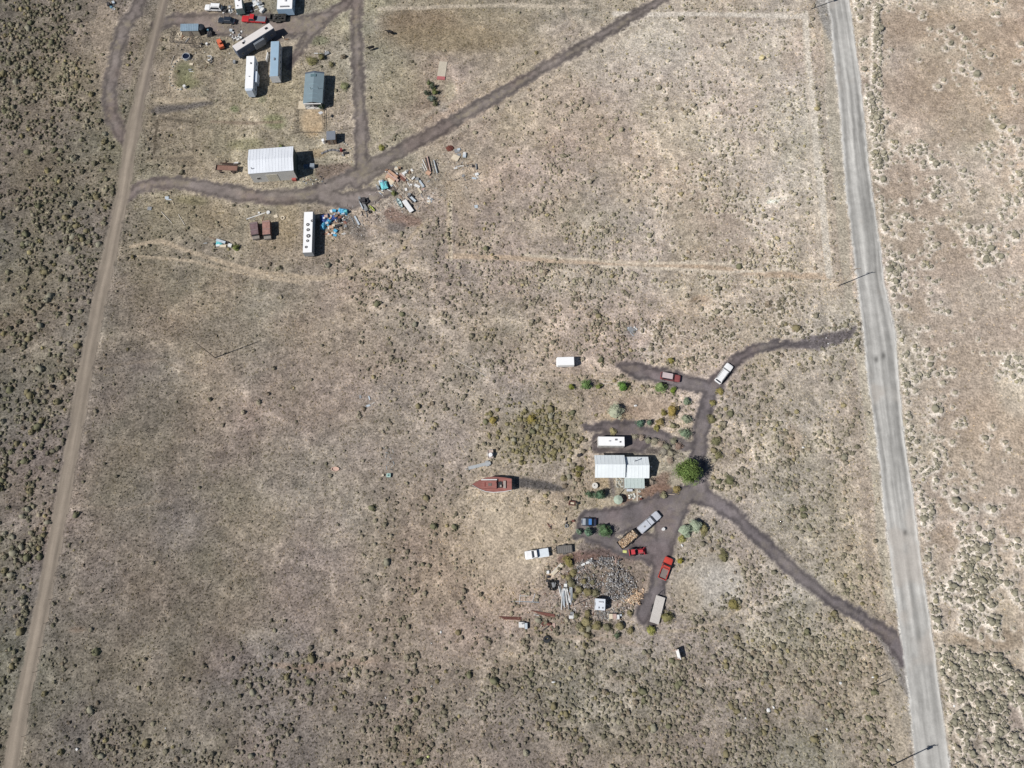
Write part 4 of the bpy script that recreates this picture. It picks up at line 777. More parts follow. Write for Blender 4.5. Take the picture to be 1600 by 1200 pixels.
mh = boxtrailer('motorhome', 'large white roofed motorhome parked at an angle beside the red pickup', 'motorhome', (366, 76), (424, 39.8), 2.5, 3.5, mat('siding_slate', (84, 96, 116), .5, 0, .08), mat('roof_offwhite', (232, 226, 222), .5, 0, .05), tongue=0, windows=6, slide=(0.6, 3.4, .8, .9, 2.9, -1), acs=((.36, 0, .75, .55, 52), (-.26, -.1, .6, .5, 48), (-.22, .35, .4, .6, 210)), endm=mat('slide_panel', (128, 134, 142), .5), wheelx=(-.28, .34), door=True)
boxtrailer('camper', 'white camper at the top edge between the two scrap heaps', 'camper', (371.5, -4), (373.5, 13.5), 2.2, 2.7, mat('camper_green', (126, 152, 148), .5), PW, tongue=.7, windows=2, acs=((-.2, .2, .4, .4, 140), (.25, -.3, .3, .2, 90)))
boxtrailer('motorhome', 'wide white roofed camper at the top edge right of the junk', 'motorhome', (446, -14), (444.5, 14), 4.6, 2.9, mat('siding_sky', (168, 196, 222), .5, 0, .06), PW, tongue=.6, windows=2, acs=((.05, .2, .6, .5, 190), (.38, 0, .4, 2.6, 140)))
boxtrailer('camper', 'white camper shell standing among the firewood and weeds', 'camper', (938, 953.5), (938.6, 935.5), 2.35, 2.0, mat('camper_grey', (196, 200, 206), .6), mat('roof_pale_blue', (226, 232, 240), .5, 0, .05), zf=.25, tongue=0, windows=1, door=False, acs=((-.3, .45, .35, .25, 190), (-.3, -.4, .3, .25, 190), (.2, 0, .25, 1.1, 200)))
# open trailers
def flatbed(name, label, cat, pr, pf, w, zt, dm, rail=.0, tongue=1.2, planks=0, railm=None, load=None, wheelx=(-.08, .08), group=None, wr=.34):
    c, rz, L = line(pr, pf, zt); t = thing(name, label, cat, c, rz, group); h = L/2
    if planks:
        k = w/planks; tmpl = None
        for i in range(planks):
            if tmpl is None: tmpl = part('plank', MB().box(-h, h, -k*.46, k*.46, zt-.06, zt), dm, t); tmpl.location.y = -w/2+k*.5; tmpl['label'] = tmpl.get('label', 'weathered deck plank')
            else: o = tmpl.copy(); link(o); o.parent = t; o.location = (0, -w/2+k*(i+.5), .012*((i*7) % 3))
    else: part('deck', MB().box(-h, h, -w/2, w/2, zt-.07, zt), dm, t)
    fm = railm or BLK
    m = MB(); m.box(-h, h, -w/2+.1, -w/2+.2, zt-.22, zt-.075); m.box(-h, h, w/2-.2, w/2-.1, zt-.22, zt-.075); m.box(-h, -h+.1, -w/2+.202, w/2-.202, zt-.2, zt-.075); m.box(h-.1, h, -w/2+.202, w/2-.202, zt-.2, zt-.075); part('frame', m, fm, t)
    if rail:
        for y in (-w/2-.03, w/2-.03): part('side_rail', MB().box(-h, h, y, y+.06, zt-.05, zt+rail), fm, t)
        for x in (-h-.06, h): part('end_gate', MB().box(x, x+.06, -w/2, w/2, zt-.05, zt+rail), fm, t)
    for x in wheelx:
        for s in (-1, 1):
            part('wheel', MB().tyre((x*L, s*(w/2+.16), wr), wr, .2), RUB, t); part('fender', MB().box(x*L-.42, x*L+.42, s*(w/2+.16)-.13, s*(w/2+.16)+.13, wr*2+.02, wr*2+.05), fm, t)
    if tongue:
        m = MB(); m.cyl((h, -w*.35, zt-.15), (h+tongue, 0, zt-.15), .045, n=6); m.cyl((h, w*.35, zt-.15), (h+tongue, 0, zt-.15), .045, n=6); part('tongue', m, fm, t)
    return t, L
flatbed('flatbed_trailer', 'long flatbed trailer with a pale weathered plank deck', 'trailer', (1022, 973.5), (1032.5, 932), 2.15, .72, mat('plank_pale', (214, 208, 202), .8, 0, .16, 1.2, streak=(.3, 5, 1)), planks=8, tongue=1.4)
tw, LW = flatbed('utility_trailer', 'black open trailer heaped with split firewood', 'trailer', (968, 853), (993.5, 832), 2.1, .62, BLK, rail=.5, tongue=1.3, wheelx=(0,))
def logs(n, ax, ay, z0, seed, L=.42, r=.10, zj=.25):
    m = MB(); q = random.Random(seed)
    for i in range(n):
        x, y = q.uniform(-ax, ax), q.uniform(-ay, ay); a, b = q.uniform(0, 3.14), q.uniform(-.5, .5); d = Vector((math.cos(a)*math.cos(b), math.sin(a)*math.cos(b), math.sin(b)))*L*.5*q.uniform(.7, 1.2); c = Vector((x, y, z0+q.uniform(0, zj)))
        m.cyl(c-d, c+d, r*q.uniform(.7, 1.3), n=4)
    return m
WD = [mat('split_wood_%d' % i, c, .8, 0, .2, 4) for i, c in enumerate([(214, 184, 150), (176, 146, 116), (150, 130, 112), (226, 206, 180)])]
for i in range(4): o = part('firewood', logs(80, LW/2-.25, .85, .72, 5+i), WD[i], tw, kind='stuff')
tg_, _ = flatbed('utility_trailer', 'low grey covered trailer behind the white pickup', 'trailer', (893.5, 857.5), (869.5, 859.5), 1.75, .7, mat('old_grey_wood', (124, 120, 116), .9, 0, .15, 1, streak=(5, .4, 1)), rail=.18, planks=0, tongue=1.0, railm=mat('grey_rail', (96, 94, 92), .8), wheelx=(0,))
for i in range(7): part('plank', MB().box(-1.7+i*.48, -1.7+i*.48+.44, -.8, .8, .705, .75+.012*(i % 3)), mat('old_grey_wood', (124, 120, 116)), tg_)
tb_, _ = flatbed('utility_trailer', 'black framed open trailer loaded with dark gear, behind the red crew cab pickup', 'trailer', (446.5, 28), (423, 28.5), 2.1, .7, mat('dark_deck', (58, 56, 56), .9), rail=.55, tongue=.8, railm=mat('grey_frame', (92, 90, 86), .7))
for i, (x, y, a, b, hh, cc) in enumerate([(-.8, .3, .8, .5, .5, (60, 58, 58)), (.2, -.4, .9, .5, .6, (74, 72, 70)), (1.0, .4, .5, .6, .4, (96, 92, 90)), (-.2, .5, .6, .4, .5, (50, 52, 56)), (.9, -.5, .4, .4, .7, (120, 116, 110))]):
    part('crate', MB().obox((x, y, .72+hh/2), (a, b, hh), i*.4), mat('gear_%d' % i, cc, .8), tb_)
part('diagonal_bar', MB().cyl((-1.6, -.8, 1.3), (1.2, .8, 1.35), .06, n=6), mat('grey_frame', (92, 90, 86)), tb_)
rt, _ = flatbed('hay_trailer', 'rusty old flat trailer with a rust brown deck left of the metal barn', 'trailer', (371, 263.5), (338, 262), 1.6, .95, mat('rust_deck', (146, 112, 98), .9, 0, .25, 1.5), rail=.25, railm=mat('rust_rail', (98, 82, 74), .9), tongue=1.1, wheelx=(-.3, .3))
m = MB(); [m.cyl((-2.6, -1.4-.2*i, .5+.1*i), (2.4, -1.5-.2*i, .55), .07, n=6) for i in range(3)]; part('side_beam', m, mat('dark_rust', (84, 66, 58), .9), rt)
part('bent_sheet', MB().obox((-2.0, -2.0, .5), (1.3, .7, .04), .2, .1, .2), mat('sheet_white', (222, 222, 220), .5), rt); part('plank', MB().obox((-.1, .95, 1.0), (2.4, .16, .06)), mat('split_wood_3', (226, 206, 180)), rt)
# red tractor
c, rz, L = line((984.5, 863.2), (1008.5, 860.5), .8); TR = thing('tractor', 'small red tractor with a front loader below the firewood trailer', 'tractor', c, rz)
RED = paint('tractor_red', (206, 74, 80)); h = L/2
part('hood', MB().loft([[(x, -.33*k, .7), (x, -.36*k, 1.25), (x, .36*k, 1.25), (x, .33*k, .7)] for x, k in ((.1, 1), (.9, .95), (1.2, .85))]), RED, TR, bevel=.03)
part('fender', MB().box(-1.55, -.75, -.85, -.45, .95, 1.08), RED, TR); part('fender', MB().box(-1.55, -.75, .45, .85, .95, 1.08), RED, TR); part('seat', MB().box(-1.2, -.8, -.25, .25, 1.0, 1.15).box(-1.28, -1.2, -.25, .25, 1.0, 1.5), BLK, TR)
part('roof_canopy', MB().box(-1.75, -.85, -.55, .55, 1.95, 2.02), RED, TR); part('roll_bar', MB().cyl((-1.45, -.5, .9), (-1.45, -.5, 1.95), .04, n=6).cyl((-1.45, .5, .9), (-1.45, .5, 1.95), .04, n=6), BLK, TR)
part('steering_wheel', MB().ring((-.35, 0), .17, .21, 1.35, 1.38, 12), BLK, TR); part('chassis', MB().box(-1.4, 1.2, -.22, .22, .45, .695), BLK, TR)
for x, r, w_ in ((-1.15, .62, .34), (.85, .38, .24)):
    for s in (-1, 1): o = part('wheel', MB().tyre((x, s*.72, r), r, w_), RUB, TR); part('rim', MB().tyre((x, s*.72, r), r*.5, w_+.03, 10), RED, o)
for s in (-1, 1): part('loader_arm', MB().cyl((-.1, s*.5, 1.25), (1.55, s*.5, .75), .06, n=6), RED, TR)
part('bucket', MB().box(1.5, 1.56, -.8, .8, .2, .75).box(1.56, 2.0, -.8, .8, .2, .25).box(1.56, 2.0, -.82, -.77, .25, .6).box(1.56, 2.0, .77, .82, .25, .6), RED, TR)
part('rear_blade', MB().box(-2.0, -1.92, -.75, .75, .25, .7), RED, TR)
# orange loader
c, rz, L = line((347.5, 75.5), (340.5, 60.5), 1.0); OT = thing('loader', 'small orange loader with an open cab by the metal shed', 'loader', c, rz); ORG = paint('orange', (226, 122, 88))
part('body', MB().box(-L*.42, L*.05, -.7, .7, .5, 1.35), ORG, OT, bevel=.05); part('hood', MB().box(L*.05, L*.45, -.55, .55, .5, 1.1), ORG, OT, bevel=.05); part('cab_roof', MB().box(-.75, .35, -.62, .62, 1.95, 2.02), ORG, OT)
part('cab_frame', MB().cyl((-.7, -.55, 1.35), (-.7, -.55, 1.95), .04, n=6).cyl((-.7, .55, 1.35), (-.7, .55, 1.95), .04, n=6).cyl((.3, -.55, 1.1), (.3, -.55, 1.95), .04, n=6).cyl((.3, .55, 1.1), (.3, .55, 1.95), .04, n=6), BLK, OT)
part('seat', MB().box(-.3, .1, -.25, .25, 1.352, 1.5), BLK, OT); wheels(OT, (-L*.28, L*.28), 1.7, .42, .3)
# ------------------------------------------------------------------ the old boat on its trailer
c, rz, L = line((799.5, 757), (738, 757.5), 2.2); BT = thing('wooden_boat', 'old red-decked wooden boat with white trim standing on a trailer', 'boat', c, rz); h = L/2
BR_ = mat('boat_red', (160, 106, 98), .8, 0, .30, 1.2, streak=(.5, 3, 1)); BWH = mat('boat_white', (228, 228, 226), .5, 0, .06)
st = [(-h, 1.35, .95, 2.0), (-h*.6, 1.7, .7, 1.95), (-h*.1, 1.88, .55, 2.0), (h*.3, 1.7, .55, 2.12), (h*.62, 1.12, .65, 2.3), (h*.88, .42, .9, 2.5), (h, .06, 1.2, 2.6)]
part('hull', MB().loft([[(x, 0, z0), (x, -w_*.62, z0+.35), (x, -w_*.93, (z0+z1)/2), (x, -w_, z1), (x, w_, z1), (x, w_*.93, (z0+z1)/2), (x, w_*.62, z0+.35)] for x, w_, z0, z1 in st]), BWH, BT)
part('deck', MB().loft([[(x, -w_*.93, z1+.005), (x, -w_*.93, z1+.04), (x, w_*.93, z1+.04), (x, w_*.93, z1+.005)] for x, w_, z0, z1 in st]), BR_, BT)
for s in (-1, 1):
    q = MB().loft([[(x, s*w_*.94, z1-.05), (x, s*w_*.94, z1+.16), (x, s*(w_+.03), z1+.16), (x, s*(w_+.03), z1-.05)] for x, w_, z0, z1 in st]); part('gunwale', q, BR_ if s < 0 else BWH, BT)
cb = part('cabin', MB().loft([[(x, -w_, 2.0), (x, -w_*.94, 2.55), (x, w_*.94, 2.55), (x, w_, 2.0)] for x, w_ in ((-1.1, 1.0), (1.4, .95), (2.4, .7))]), BR_, BT)
part('cabin_rail', MB().box(-1.2, 2.6, -1.30, -1.04, 2.1, 2.42), BWH, BT); part('hatch', MB().box(.1, .9, -.3, .35, 2.56, 2.64), mat('hatch_grey', (122, 112, 106), .7), cb); part('hatch', MB().box(1.5, 1.8, -.5, .5, 2.56, 2.6), mat('hatch_red', (140, 76, 70), .8), cb)
part('cockpit', MB().box(-2.5, -1.5, -.75, .75, 2.02, 2.1), BLK, BT); part('bench', MB().box(-3.3, -2.7, -.9, .9, 2.06, 2.3).box(-2.3, -1.9, .1, .6, 2.12, 2.5), mat('bench_grey', (172, 160, 152), .7), BT)
part('mast_step', MB().cyl((-1.0, -.4, 2.5), (-1.0, -.4, 3.3), .05, n=6), BLK, BT)
m = MB(); m.box(-h+.3, h*.6, -.75, -.63, .5, .62); m.box(-h+.3, h*.6, .63, .75, .5, .62); m.cyl((h*.6, -.7, .56), (h+.6, 0, .56), .06, n=6); m.cyl((h*.6, .7, .56), (h+.6, 0, .56), .06, n=6)
part('cradle', m, mat('rust_rail', (98, 82, 74)), BT); wheels(BT, (-1.6, -.7), 2.0, .36)

# ------------------------------------------------------------------ buildings
def frame(pBL, pBR, pTL, z):                     # bottom-left, bottom-right and top-left roof corners at height z
    a, b, d = W(*pBL, z), W(*pBR, z), W(*pTL, z); ux = (b-a); rz = math.atan2(ux.y, ux.x); L = ux.length
    n = Vector((-math.sin(rz), math.cos(rz), 0)); D = (d-a).dot(n); c = a+ux/2+n*D/2; c.z = 0; return c, rz, L, D
def gable(mb, x0, x1, y0, y1, ze, zr, yr=None, ov=.0, t=.10):   # two slabs meeting at a ridge along x
    yr = (y0+y1)/2 if yr is None else yr
    for ya, yb in ((y0-ov, yr), (yr, y1+ov)):
        za = ze if ya < yr else zr; zb = zr if yb == yr else ze
        mb.loft([[(x, ya, za), (x, ya, za+t), (x, yb, zb+t), (x, yb, zb)] for x in (x0-ov, x1+ov)])
    return mb
def gwalls(mb, x0, x1, y0, y1, ze, zr, yr=None):
    yr = (y0+y1)/2 if yr is None else yr; return mb.loft([[(x, y0, -.1), (x, y0, ze), (x, yr, zr), (x, y1, ze), (x, y1, -.1)] for x in (x0, x1)])
def ribs(mb, x0, x1, ya, za, yb, zb, step=.6, r=.03):
    x = x0+step/2
    while x < x1: mb.loft([[(x+dx, ya, za+dz) for dx, dz in ((-r, 0), (-r, r*1.6), (r, r*1.6), (r, 0))], [(x+dx, yb, zb+dz) for dx, dz in ((-r, 0), (-r, r*1.6), (r, r*1.6), (r, 0))]]); x += step
    return mb
def window(t, x, y, z, w, h, axis, s=1, fm=None):
    fm = fm or mat('frame_white', (226, 226, 222), .5)
    if axis == 'y': f = part('window', MB().box(x-w/2, x+w/2, y-.04, y+.04, z, z+h), fm, t); part('pane', MB().box(x-w/2+.07, x+w/2-.07, y-.05, y+.05, z+.07, z+h-.07), GLASS, f)
    else: f = part('window', MB().box(x-.04, x+.04, y-w/2, y+w/2, z, z+h), fm, t); part('pane', MB().box(x-.05, x+.05, y-w/2+.07, y+w/2-.07, z+.07, z+h-.07), GLASS, f)
# house in the lower right place
c, rz, L, D = frame((929.7, 745.8), (977, 745.8), (929.7, 711.2), 3.0); HS = thing('house', 'single storey house with a white metal roof in three stepped sections', 'house', c, 0)
MR = mat('metal_roof_white', (240, 246, 248), .45, .0, .05, .4); WL = mat('siding_beige', (190, 180, 164), .8, 0, .08); x0, x1, y0, y1 = -L/2, L/2, -D/2, D/2; yr = y0+D*.53
part('wall', gwalls(MB(), x0+.3, x1-.02, y0+.35, y1-.35, 2.85, 4.1, yr), WL, HS); part('roof', gable(MB(), x0, x1, y0, y1, 2.9, 4.2, yr, 0), MR, HS)
part('roof_seam', ribs(ribs(MB(), x0, x1, y0, 3.0, yr, 4.3, .9), x0, x1, y1, 3.0, yr, 4.3, .9), MR, HS); part('ridge_cap', MB().box(x0, x1, yr-.12, yr+.12, 4.27, 4.33), MR, HS)
a, b, d = W(979.5, 747, 2.7)-c, W(1014.8, 747, 2.7)-c, W(979.5, 713.5, 2.7)-c; xa, xb, ya, yb = x1+.01, b.x, a.y, d.y; yq = ya+(yb-ya)*.56
part('wall', gwalls(MB(), xa, xb-.25, ya+.3, yb-.3, 2.35, 3.4, yq), WL, HS); r2 = part('roof', gable(MB(), xa, xb, ya, yb, 2.4, 3.5, yq), MR, HS)
part('roof_seam', ribs(ribs(MB(), xa, xb, ya, 2.5, yq, 3.6, .9), xa, xb, yb, 2.5, yq, 3.6, .9), MR, HS); part('ridge_cap', MB().box(xa, xb, yq-.1, yq+.1, 3.57, 3.63), MR, HS)
g2 = W(991.7, 721, 3)-c; part('chimney', MB().cyl((g2.x, g2.y, 2.8), (g2.x, g2.y, 4.5), .09, n=10).cyl((g2.x, g2.y, 4.5), (g2.x, g2.y, 4.62), .15, n=10), CHR, r2)
a, b, d = W(976, 762.8, 2.3)-c, W(1007.5, 762.8, 2.3)-c, W(976, 747.5, 2.3)-c
pr_ = MB().loft([[(x, a.y, 2.15), (x, a.y, 2.23), (x, ya-.02, 2.38), (x, ya-.02, 2.30)] for x in (a.x, b.x)]); part('porch_roof', pr_, mat('porch_roof', (196, 208, 204), .45, 0, .05), HS)
part('roof_seam', ribs(MB(), a.x, b.x, a.y, 2.232, ya-.02, 2.382, .9), mat('porch_roof', (196, 208, 204)), HS)
for x in (a.x+.15, (a.x+b.x)/2, b.x-.15): part('porch_post', MB().box(x-.06, x+.06, a.y+.1, a.y+.22, 0, 2.15), mat('frame_white', (226, 226, 222)), HS)
part('porch_floor', MB().box(a.x, b.x, a.y, ya+.28, .0, .18), mat('porch_floor', (150, 142, 134), .8), HS)
dr = part('door', MB().box(xa+1.2, xa+2.1, ya+.24, ya+.29, .2, 2.2), mat('door_brown', (120, 92, 76), .6), HS); part('handle', MB().box(xa+1.95, xa+2.03, ya+.2, ya+.24, 1.15, 1.2), CHR, dr)
for x in (x0+1.6, x0+4.4): window(HS, x, y0+.35, 1.0, 1.2, 1.1, 'y'); window(HS, x, y1-.35, 1.0, 1.2, 1.1, 'y')
window(HS, x0+.3, 0, 1.0, 1.2, 1.1, 'x'); window(HS, xb-.25, ya+1.5, 1.0, 1.2, 1.0, 'x'); window(HS, xa+4, yb-.3, 1.0, 1.2, 1.0, 'y')
part('gutter', MB().box(x0, x1, y0-.1, y0-.005, 2.86, 2.95), MR, HS)
w1 = W(1017.5, 729.5, 2.2)-c; part('yard_lamp', MB().cyl((xb-.24, w1.y, 2.2), (w1.x, w1.y, 2.3), .03, n=6).blob((w1.x, w1.y, 2.3), (.2, .2, .12)), WHT, HS)
# things in the front garden of the house
def pathstrip(name, label, p0, p1, w, m, t=.05, z=0):
    c, rz, L = line(p0, p1); return single(name, MB().box(-L/2, L/2, -w/2, w/2, z-.05, z+t), m, label, 'path', c, rz)
STN = mat('concrete_pale', (206, 198, 184), .85, 0, .12, 1.5)
for i, (p0, p1, w_, l) in enumerate([((995.6, 764), (995.6, 783), .32, 'pale concrete strip down the right of the garden below the porch'), ((962.8, 747), (962.8, 760), .3, 'thin pale concrete edging left of the rock bed'), ((974.4, 747), (974.4, 763), .2, 'thin pale edging beside the porch')]): pathstrip('garden_edging', l, p0, p1, w_, STN)
def stones(name, label, cat, pts, cols, seed=1, smin=.1, smax=.25, parent=None):
    c = W(*pts[0]); t = thing(name, label, cat, c); q = random.Random(seed)
    for i, (x, y) in enumerate(pts):
        p = W(x, y)-c; s = q.uniform(smin, smax); part('stone', MB().blob((p.x, p.y, s*.3), (s, s*q.uniform(.7, 1.2), s*.7), 7, 4, .2, seed+i), mat('stone_%d' % cols[i % len(cols)], (cols[i % len(cols)],)*2+(cols[i % len(cols)]-8,), .9), t)
    return t
q = random.Random(5)
stones('rock_bed', 'bed of pale round rocks left of the porch', 'rock garden', [(q.uniform(964, 973.5), q.uniform(748, 762)) for _ in range(34)], [190, 150, 206, 170, 128], 3, .12, .26)
stones('rock_bed', 'narrow bed of mixed rocks at the right end of the porch', 'rock garden', [(q.uniform(997.5, 1003), q.uniform(764, 777)) for _ in range(16)], [186, 120, 204], 4, .1, .22)
stones('rock_pile', 'heap of broken white rubble by the pale concrete strip', 'rubble', [(q.uniform(982.5, 992), q.uniform(771, 779)) for _ in range(16)], [226, 214, 120], 6, .15, .34)
c = W(929, 759.5); SW = thing('round_table', 'round white table or spool left of the house garden', 'table', c); part('table_top', MB().cyl((0, 0, .7), (0, 0, .76), .72, n=20), mat('table_white', (226, 222, 214), .6, 0, .12, 2), SW); part('leg', MB().cyl((0, 0, 0), (0, 0, .7), .2, n=10), mat('table_white', (226, 222, 214)), SW); part('spacer', MB().cyl((-.15, .1, .762), (-.15, .1, .9), .12, n=8), BLK, SW)
c = W(964.5, 782); single('umbrella', MB().add([(0, 0, 1.9)]+[(1.15*math.cos(i*.785), 1.15*math.sin(i*.785), 1.5) for i in range(8)], [(0, 1+i, 1+(i+1) % 8) for i in range(8)]).cyl((0, 0, 0), (0, 0, 1.88), .04, n=6), mat('canvas_mint', (176, 190, 172), .8, 0, .1), 'faded mint garden umbrella below the house path', 'umbrella', c)
c = W(983, 766.5); single('patio_table', MB().box(-.7, .7, -.3, .3, .68, .74).box(-.6, -.5, -.2, .2, 0, .68).box(.5, .6, -.2, .2, 0, .68), mat('table_pale', (208, 214, 224), .5), 'pale rectangular table just below the porch roof', 'table', c)
c = W(1001, 780); single('barrel', MB().cyl((0, 0, 0), (0, 0, .6), .24, n=12), mat('rust_barrel', (110, 62, 52), .8), 'small rust red barrel at the end of the garden strips', 'barrel', c)
c, rz, L = line((1041, 772), (1054, 773)); single('log', MB().cyl((-L/2, 0, .1), (L/2, 0, .1), .1, .07, 8), mat('pale_log', (208, 190, 172), .8), 'short pale log lying beside the dry bush in the yard', 'log', c, rz)
c, rz, L = line((968, 773), (974.5, 765.5)); single('log', MB().cyl((-L/2, 0, .12), (L/2, 0, .12), .12, .1, 8), mat('dark_log', (80, 74, 64), .9), 'short dark log in the front garden', 'log', c, rz)
c, rz, L = line((905, 689.5), (905, 690)); single('tank_shape', MB().cyl((0, 0, 0), (0, 0, .9), .42, n=14), mat('tank_dark', (72, 68, 66), .6), 'small dark round drum in the weeds left of the travel trailer', 'drum', W(904, 712))
# teal roofed house upper left
zt = 2.7; c, rz, L, D = frame((473.3, 161.3), (503.5, 160.9), (474.8, 113), zt); HT = thing('house', 'small house with a blue-grey shingle roof and a deck, upper left', 'house', c, rz)
TE = mat('roof_teal', (128, 146, 154), .6, 0, .08, .8); SD = mat('siding_grey', (164, 168, 168), .7); 
V_ = lambda y0, y1, ze, zr, ov: [[(-L/2-ov, y, ze), (0, y, zr), (L/2+ov, y, ze), (L/2+ov, y, ze+.09), (0, y, zr+.09), (-L/2-ov, y, ze+.09)] for y in (y0, y1)]
part('wall', MB().loft([[(-L/2+.15, y, -.1), (-L/2+.15, y, zt-.1), (0, y, zt+.45), (L/2-.35, y, zt-.1), (L/2-.35, y, -.1)] for y in (-D/2+.7, D/2-.2)]), SD, HT)
r_ = part('roof', MB().loft(V_(-D/2, D/2-.55, zt-.09, zt+.5, 0)), TE, HT); part('roof', MB().loft(V_(D/2-.545, D/2, zt-.11, zt+.46, -.02)), mat('roof_dark', (84, 94, 108), .6), HT)
for i in range(4): part('shingle_course', MB().loft(V_(-D/2+1.3+i*1.55, -D/2+1.42+i*1.55, zt-.085, zt+.505, -.05)), mat('roof_seam_pale', (140, 166, 176), .6), HT)
part('skylight', MB().obox((-.2, D/2-1.5, zt+.58), (1.5, .8, .1), 0, .0), mat('skylight', (104, 128, 134), .3), r_)
for x, y in ((-.6, -.9), (1.5, -.7)): part('vent_pipe', MB().cyl((x, y, zt+.3), (x, y, zt+1.2), .06, n=8), BLK, r_)
part('porch', MB().box(-L/2+.1, L/2-.4, -D/2+.02, -D/2+.69, 0, .3), mat('porch_white', (216, 212, 206), .6), HT); part('porch_beam', MB().box(-L/2+.1, L/2-.4, -D/2-.16, -D/2-.01, zt-.3, zt-.05), WHT, HT)
for x in (-L/2+.2, -.2, L/2-.6): part('porch_post', MB().box(x-.07, x+.07, -D/2+.05, -D/2+.2, .3, zt-.12), WHT, HT)
part('door', MB().box(-.3, .7, -D/2+.66, -D/2+.71, .3, 2.3), BLK, HT)
dk = part('deck', MB().box(-L/2-2.0, -L/2+.1, -D/2-.1, -D/2+2.5, .0, .45), mat('deck_tan', (214, 200, 176), .8, 0, .08, 2), HT)
for i in range(8): part('deck_board', MB().box(-L/2-2.0, -L/2+.08, -D/2-.1+i*.325, -D/2+.2+i*.325, .453, .475+.01*(i % 2)), mat('deck_tan', (214, 200, 176)), dk)
for y in (0, 2.5): window(HT, L/2-.35, y, 1.0, 1.0, 1.0, 'x'); window(HT, -L/2+.15, y, 1.0, 1.0, 1.0, 'x')
# metal barn
zt = 4.4; bl, br, tl_ = W(397.2, 285.5), W(465.5, 280.2), W(386.8, 234.5, zt); ux = br-bl; rz = math.atan2(ux.y, ux.x); L = ux.length; n_ = Vector((-math.sin(rz), math.cos(rz), 0)); D = (tl_-bl).dot(n_); c = bl+ux/2+n_*D/2; c.z = 0
BN = thing('metal_barn', 'large barn with a shiny pale corrugated metal roof by the drive', 'barn', c, rz)
part('wall', gwalls(MB(), -L/2, L/2, -D/2, D/2, zt-.05, zt+.5), mat('barn_grey', (214, 213, 208), .7, 0, .08, .7), BN); part('wall', MB().box(L/2+.002, L/2+.06, -D/2+.05, D/2-.05, -.1, zt-.1), mat('barn_green', (78, 92, 92), .6), BN, label='dark green end wall of the barn')
GZ = mat('galvanised', (238, 242, 248), .4, .0, .10, .35, streak=(1, .35, 1)); part('roof', gable(MB(), -L/2, L/2, -D/2, D/2, zt, zt+.55, None, .08, .05), GZ, BN)
part('roof_rib', ribs(ribs(MB(), -L/2, L/2, -D/2, zt+.05, 0, zt+.6, .85, .025), -L/2, L/2, D/2, zt+.05, 0, zt+.6, .85, .025), GZ, BN)
part('stove_pipe', MB().cyl((-L/2+1.0, -D/2+1.2, zt), (-L/2+1.0, -D/2+1.2, zt+.9), .1, n=8), BLK, BN); window(BN, -L/2+1.9, -D/2, 1.4, 1.0, 1.0, 'y'); part('garage_door', MB().box(-1.8, 1.2, -D/2-.06, -D/2-.002, 0, 3.2), mat('door_cream', (214, 208, 190), .6), BN)
single('propane_tank', MB().obox((0, 0, .45), (1.1, .6, .8)), mat('faded_red', (176, 92, 84), .7), 'faded red metal box at the lower right corner of the barn', 'box', W(460.5, 282))
single('crate', MB().obox((0, 0, .5), (1.4, 1.1, 1.0)), mat('crate_grey', (150, 160, 170), .6), 'grey metal bin standing at the edge of the barn shadow', 'bin', W(488.5, 261)); single('drum', MB().obox((0, 0, .45), (1.4, .8, .9), .1), mat('bin_blue', (92, 112, 132), .6), 'dull blue metal box left of the grey bin by the barn', 'box', W(479.5, 261.5))
# sheds
def shed(name, label, pBL, pBR, pTL, zt, roofm, wallm, slope=.3, corr=True, cat='shed'):
    c, rz, L, D = frame(pBL, pBR, pTL, zt); t = thing(name, label, cat, c, rz)
    part('wall', MB().loft([[(x, -D/2+.1, -.05), (x, -D/2+.1, zt-.12), (x, D/2-.1, zt-.12+slope), (x, D/2-.1, -.05)] for x in (-L/2+.1, L/2-.1)]), wallm, t)
    rf = part('roof', MB().loft([[(x, -D/2, zt-.06), (x, -D/2, zt), (x, D/2, zt+slope), (x, D/2, zt+slope-.06)] for x in (-L/2, L/2)]), roofm, t)
    if corr: part('roof_rib', ribs(MB(), -L/2, L/2, -D/2, zt, D/2, zt+slope, .5, .02), roofm, t)
    part('door', MB().box(-.4, .4, -D/2+.04, -D/2+.099, 0, 1.9), mat('shed_door', (140, 130, 120), .8), t); return t
SH = shed('metal_shed', 'small shed with a blue-grey corrugated roof above the animal pen', (281.5, 48.5), (309.5, 48), (283, 38.5), 2.2, mat('corrugated_blue', (150, 172, 188), .4, .1, .16, .6), mat('shed_wall', (168, 160, 146), .8))
shed('small_shed', 'little shed with a flat slate grey roof below the fenced yard', (510, 218.8), (524, 218), (508.5, 205.5), 2.3, mat('slate_roof', (126, 132, 142), .7), mat('shed_brown', (128, 110, 96), .8), .1, False)
single('tank_shape', MB().cyl((0, 0, 0), (0, 0, 1.2), .45, n=16).blob((0, 0, 1.2), (.45, .45, .14), 12, 3, 0, 1, True), WHT, 'white upright tank against the little slate roofed shed', 'tank', W(506.5, 222.5))
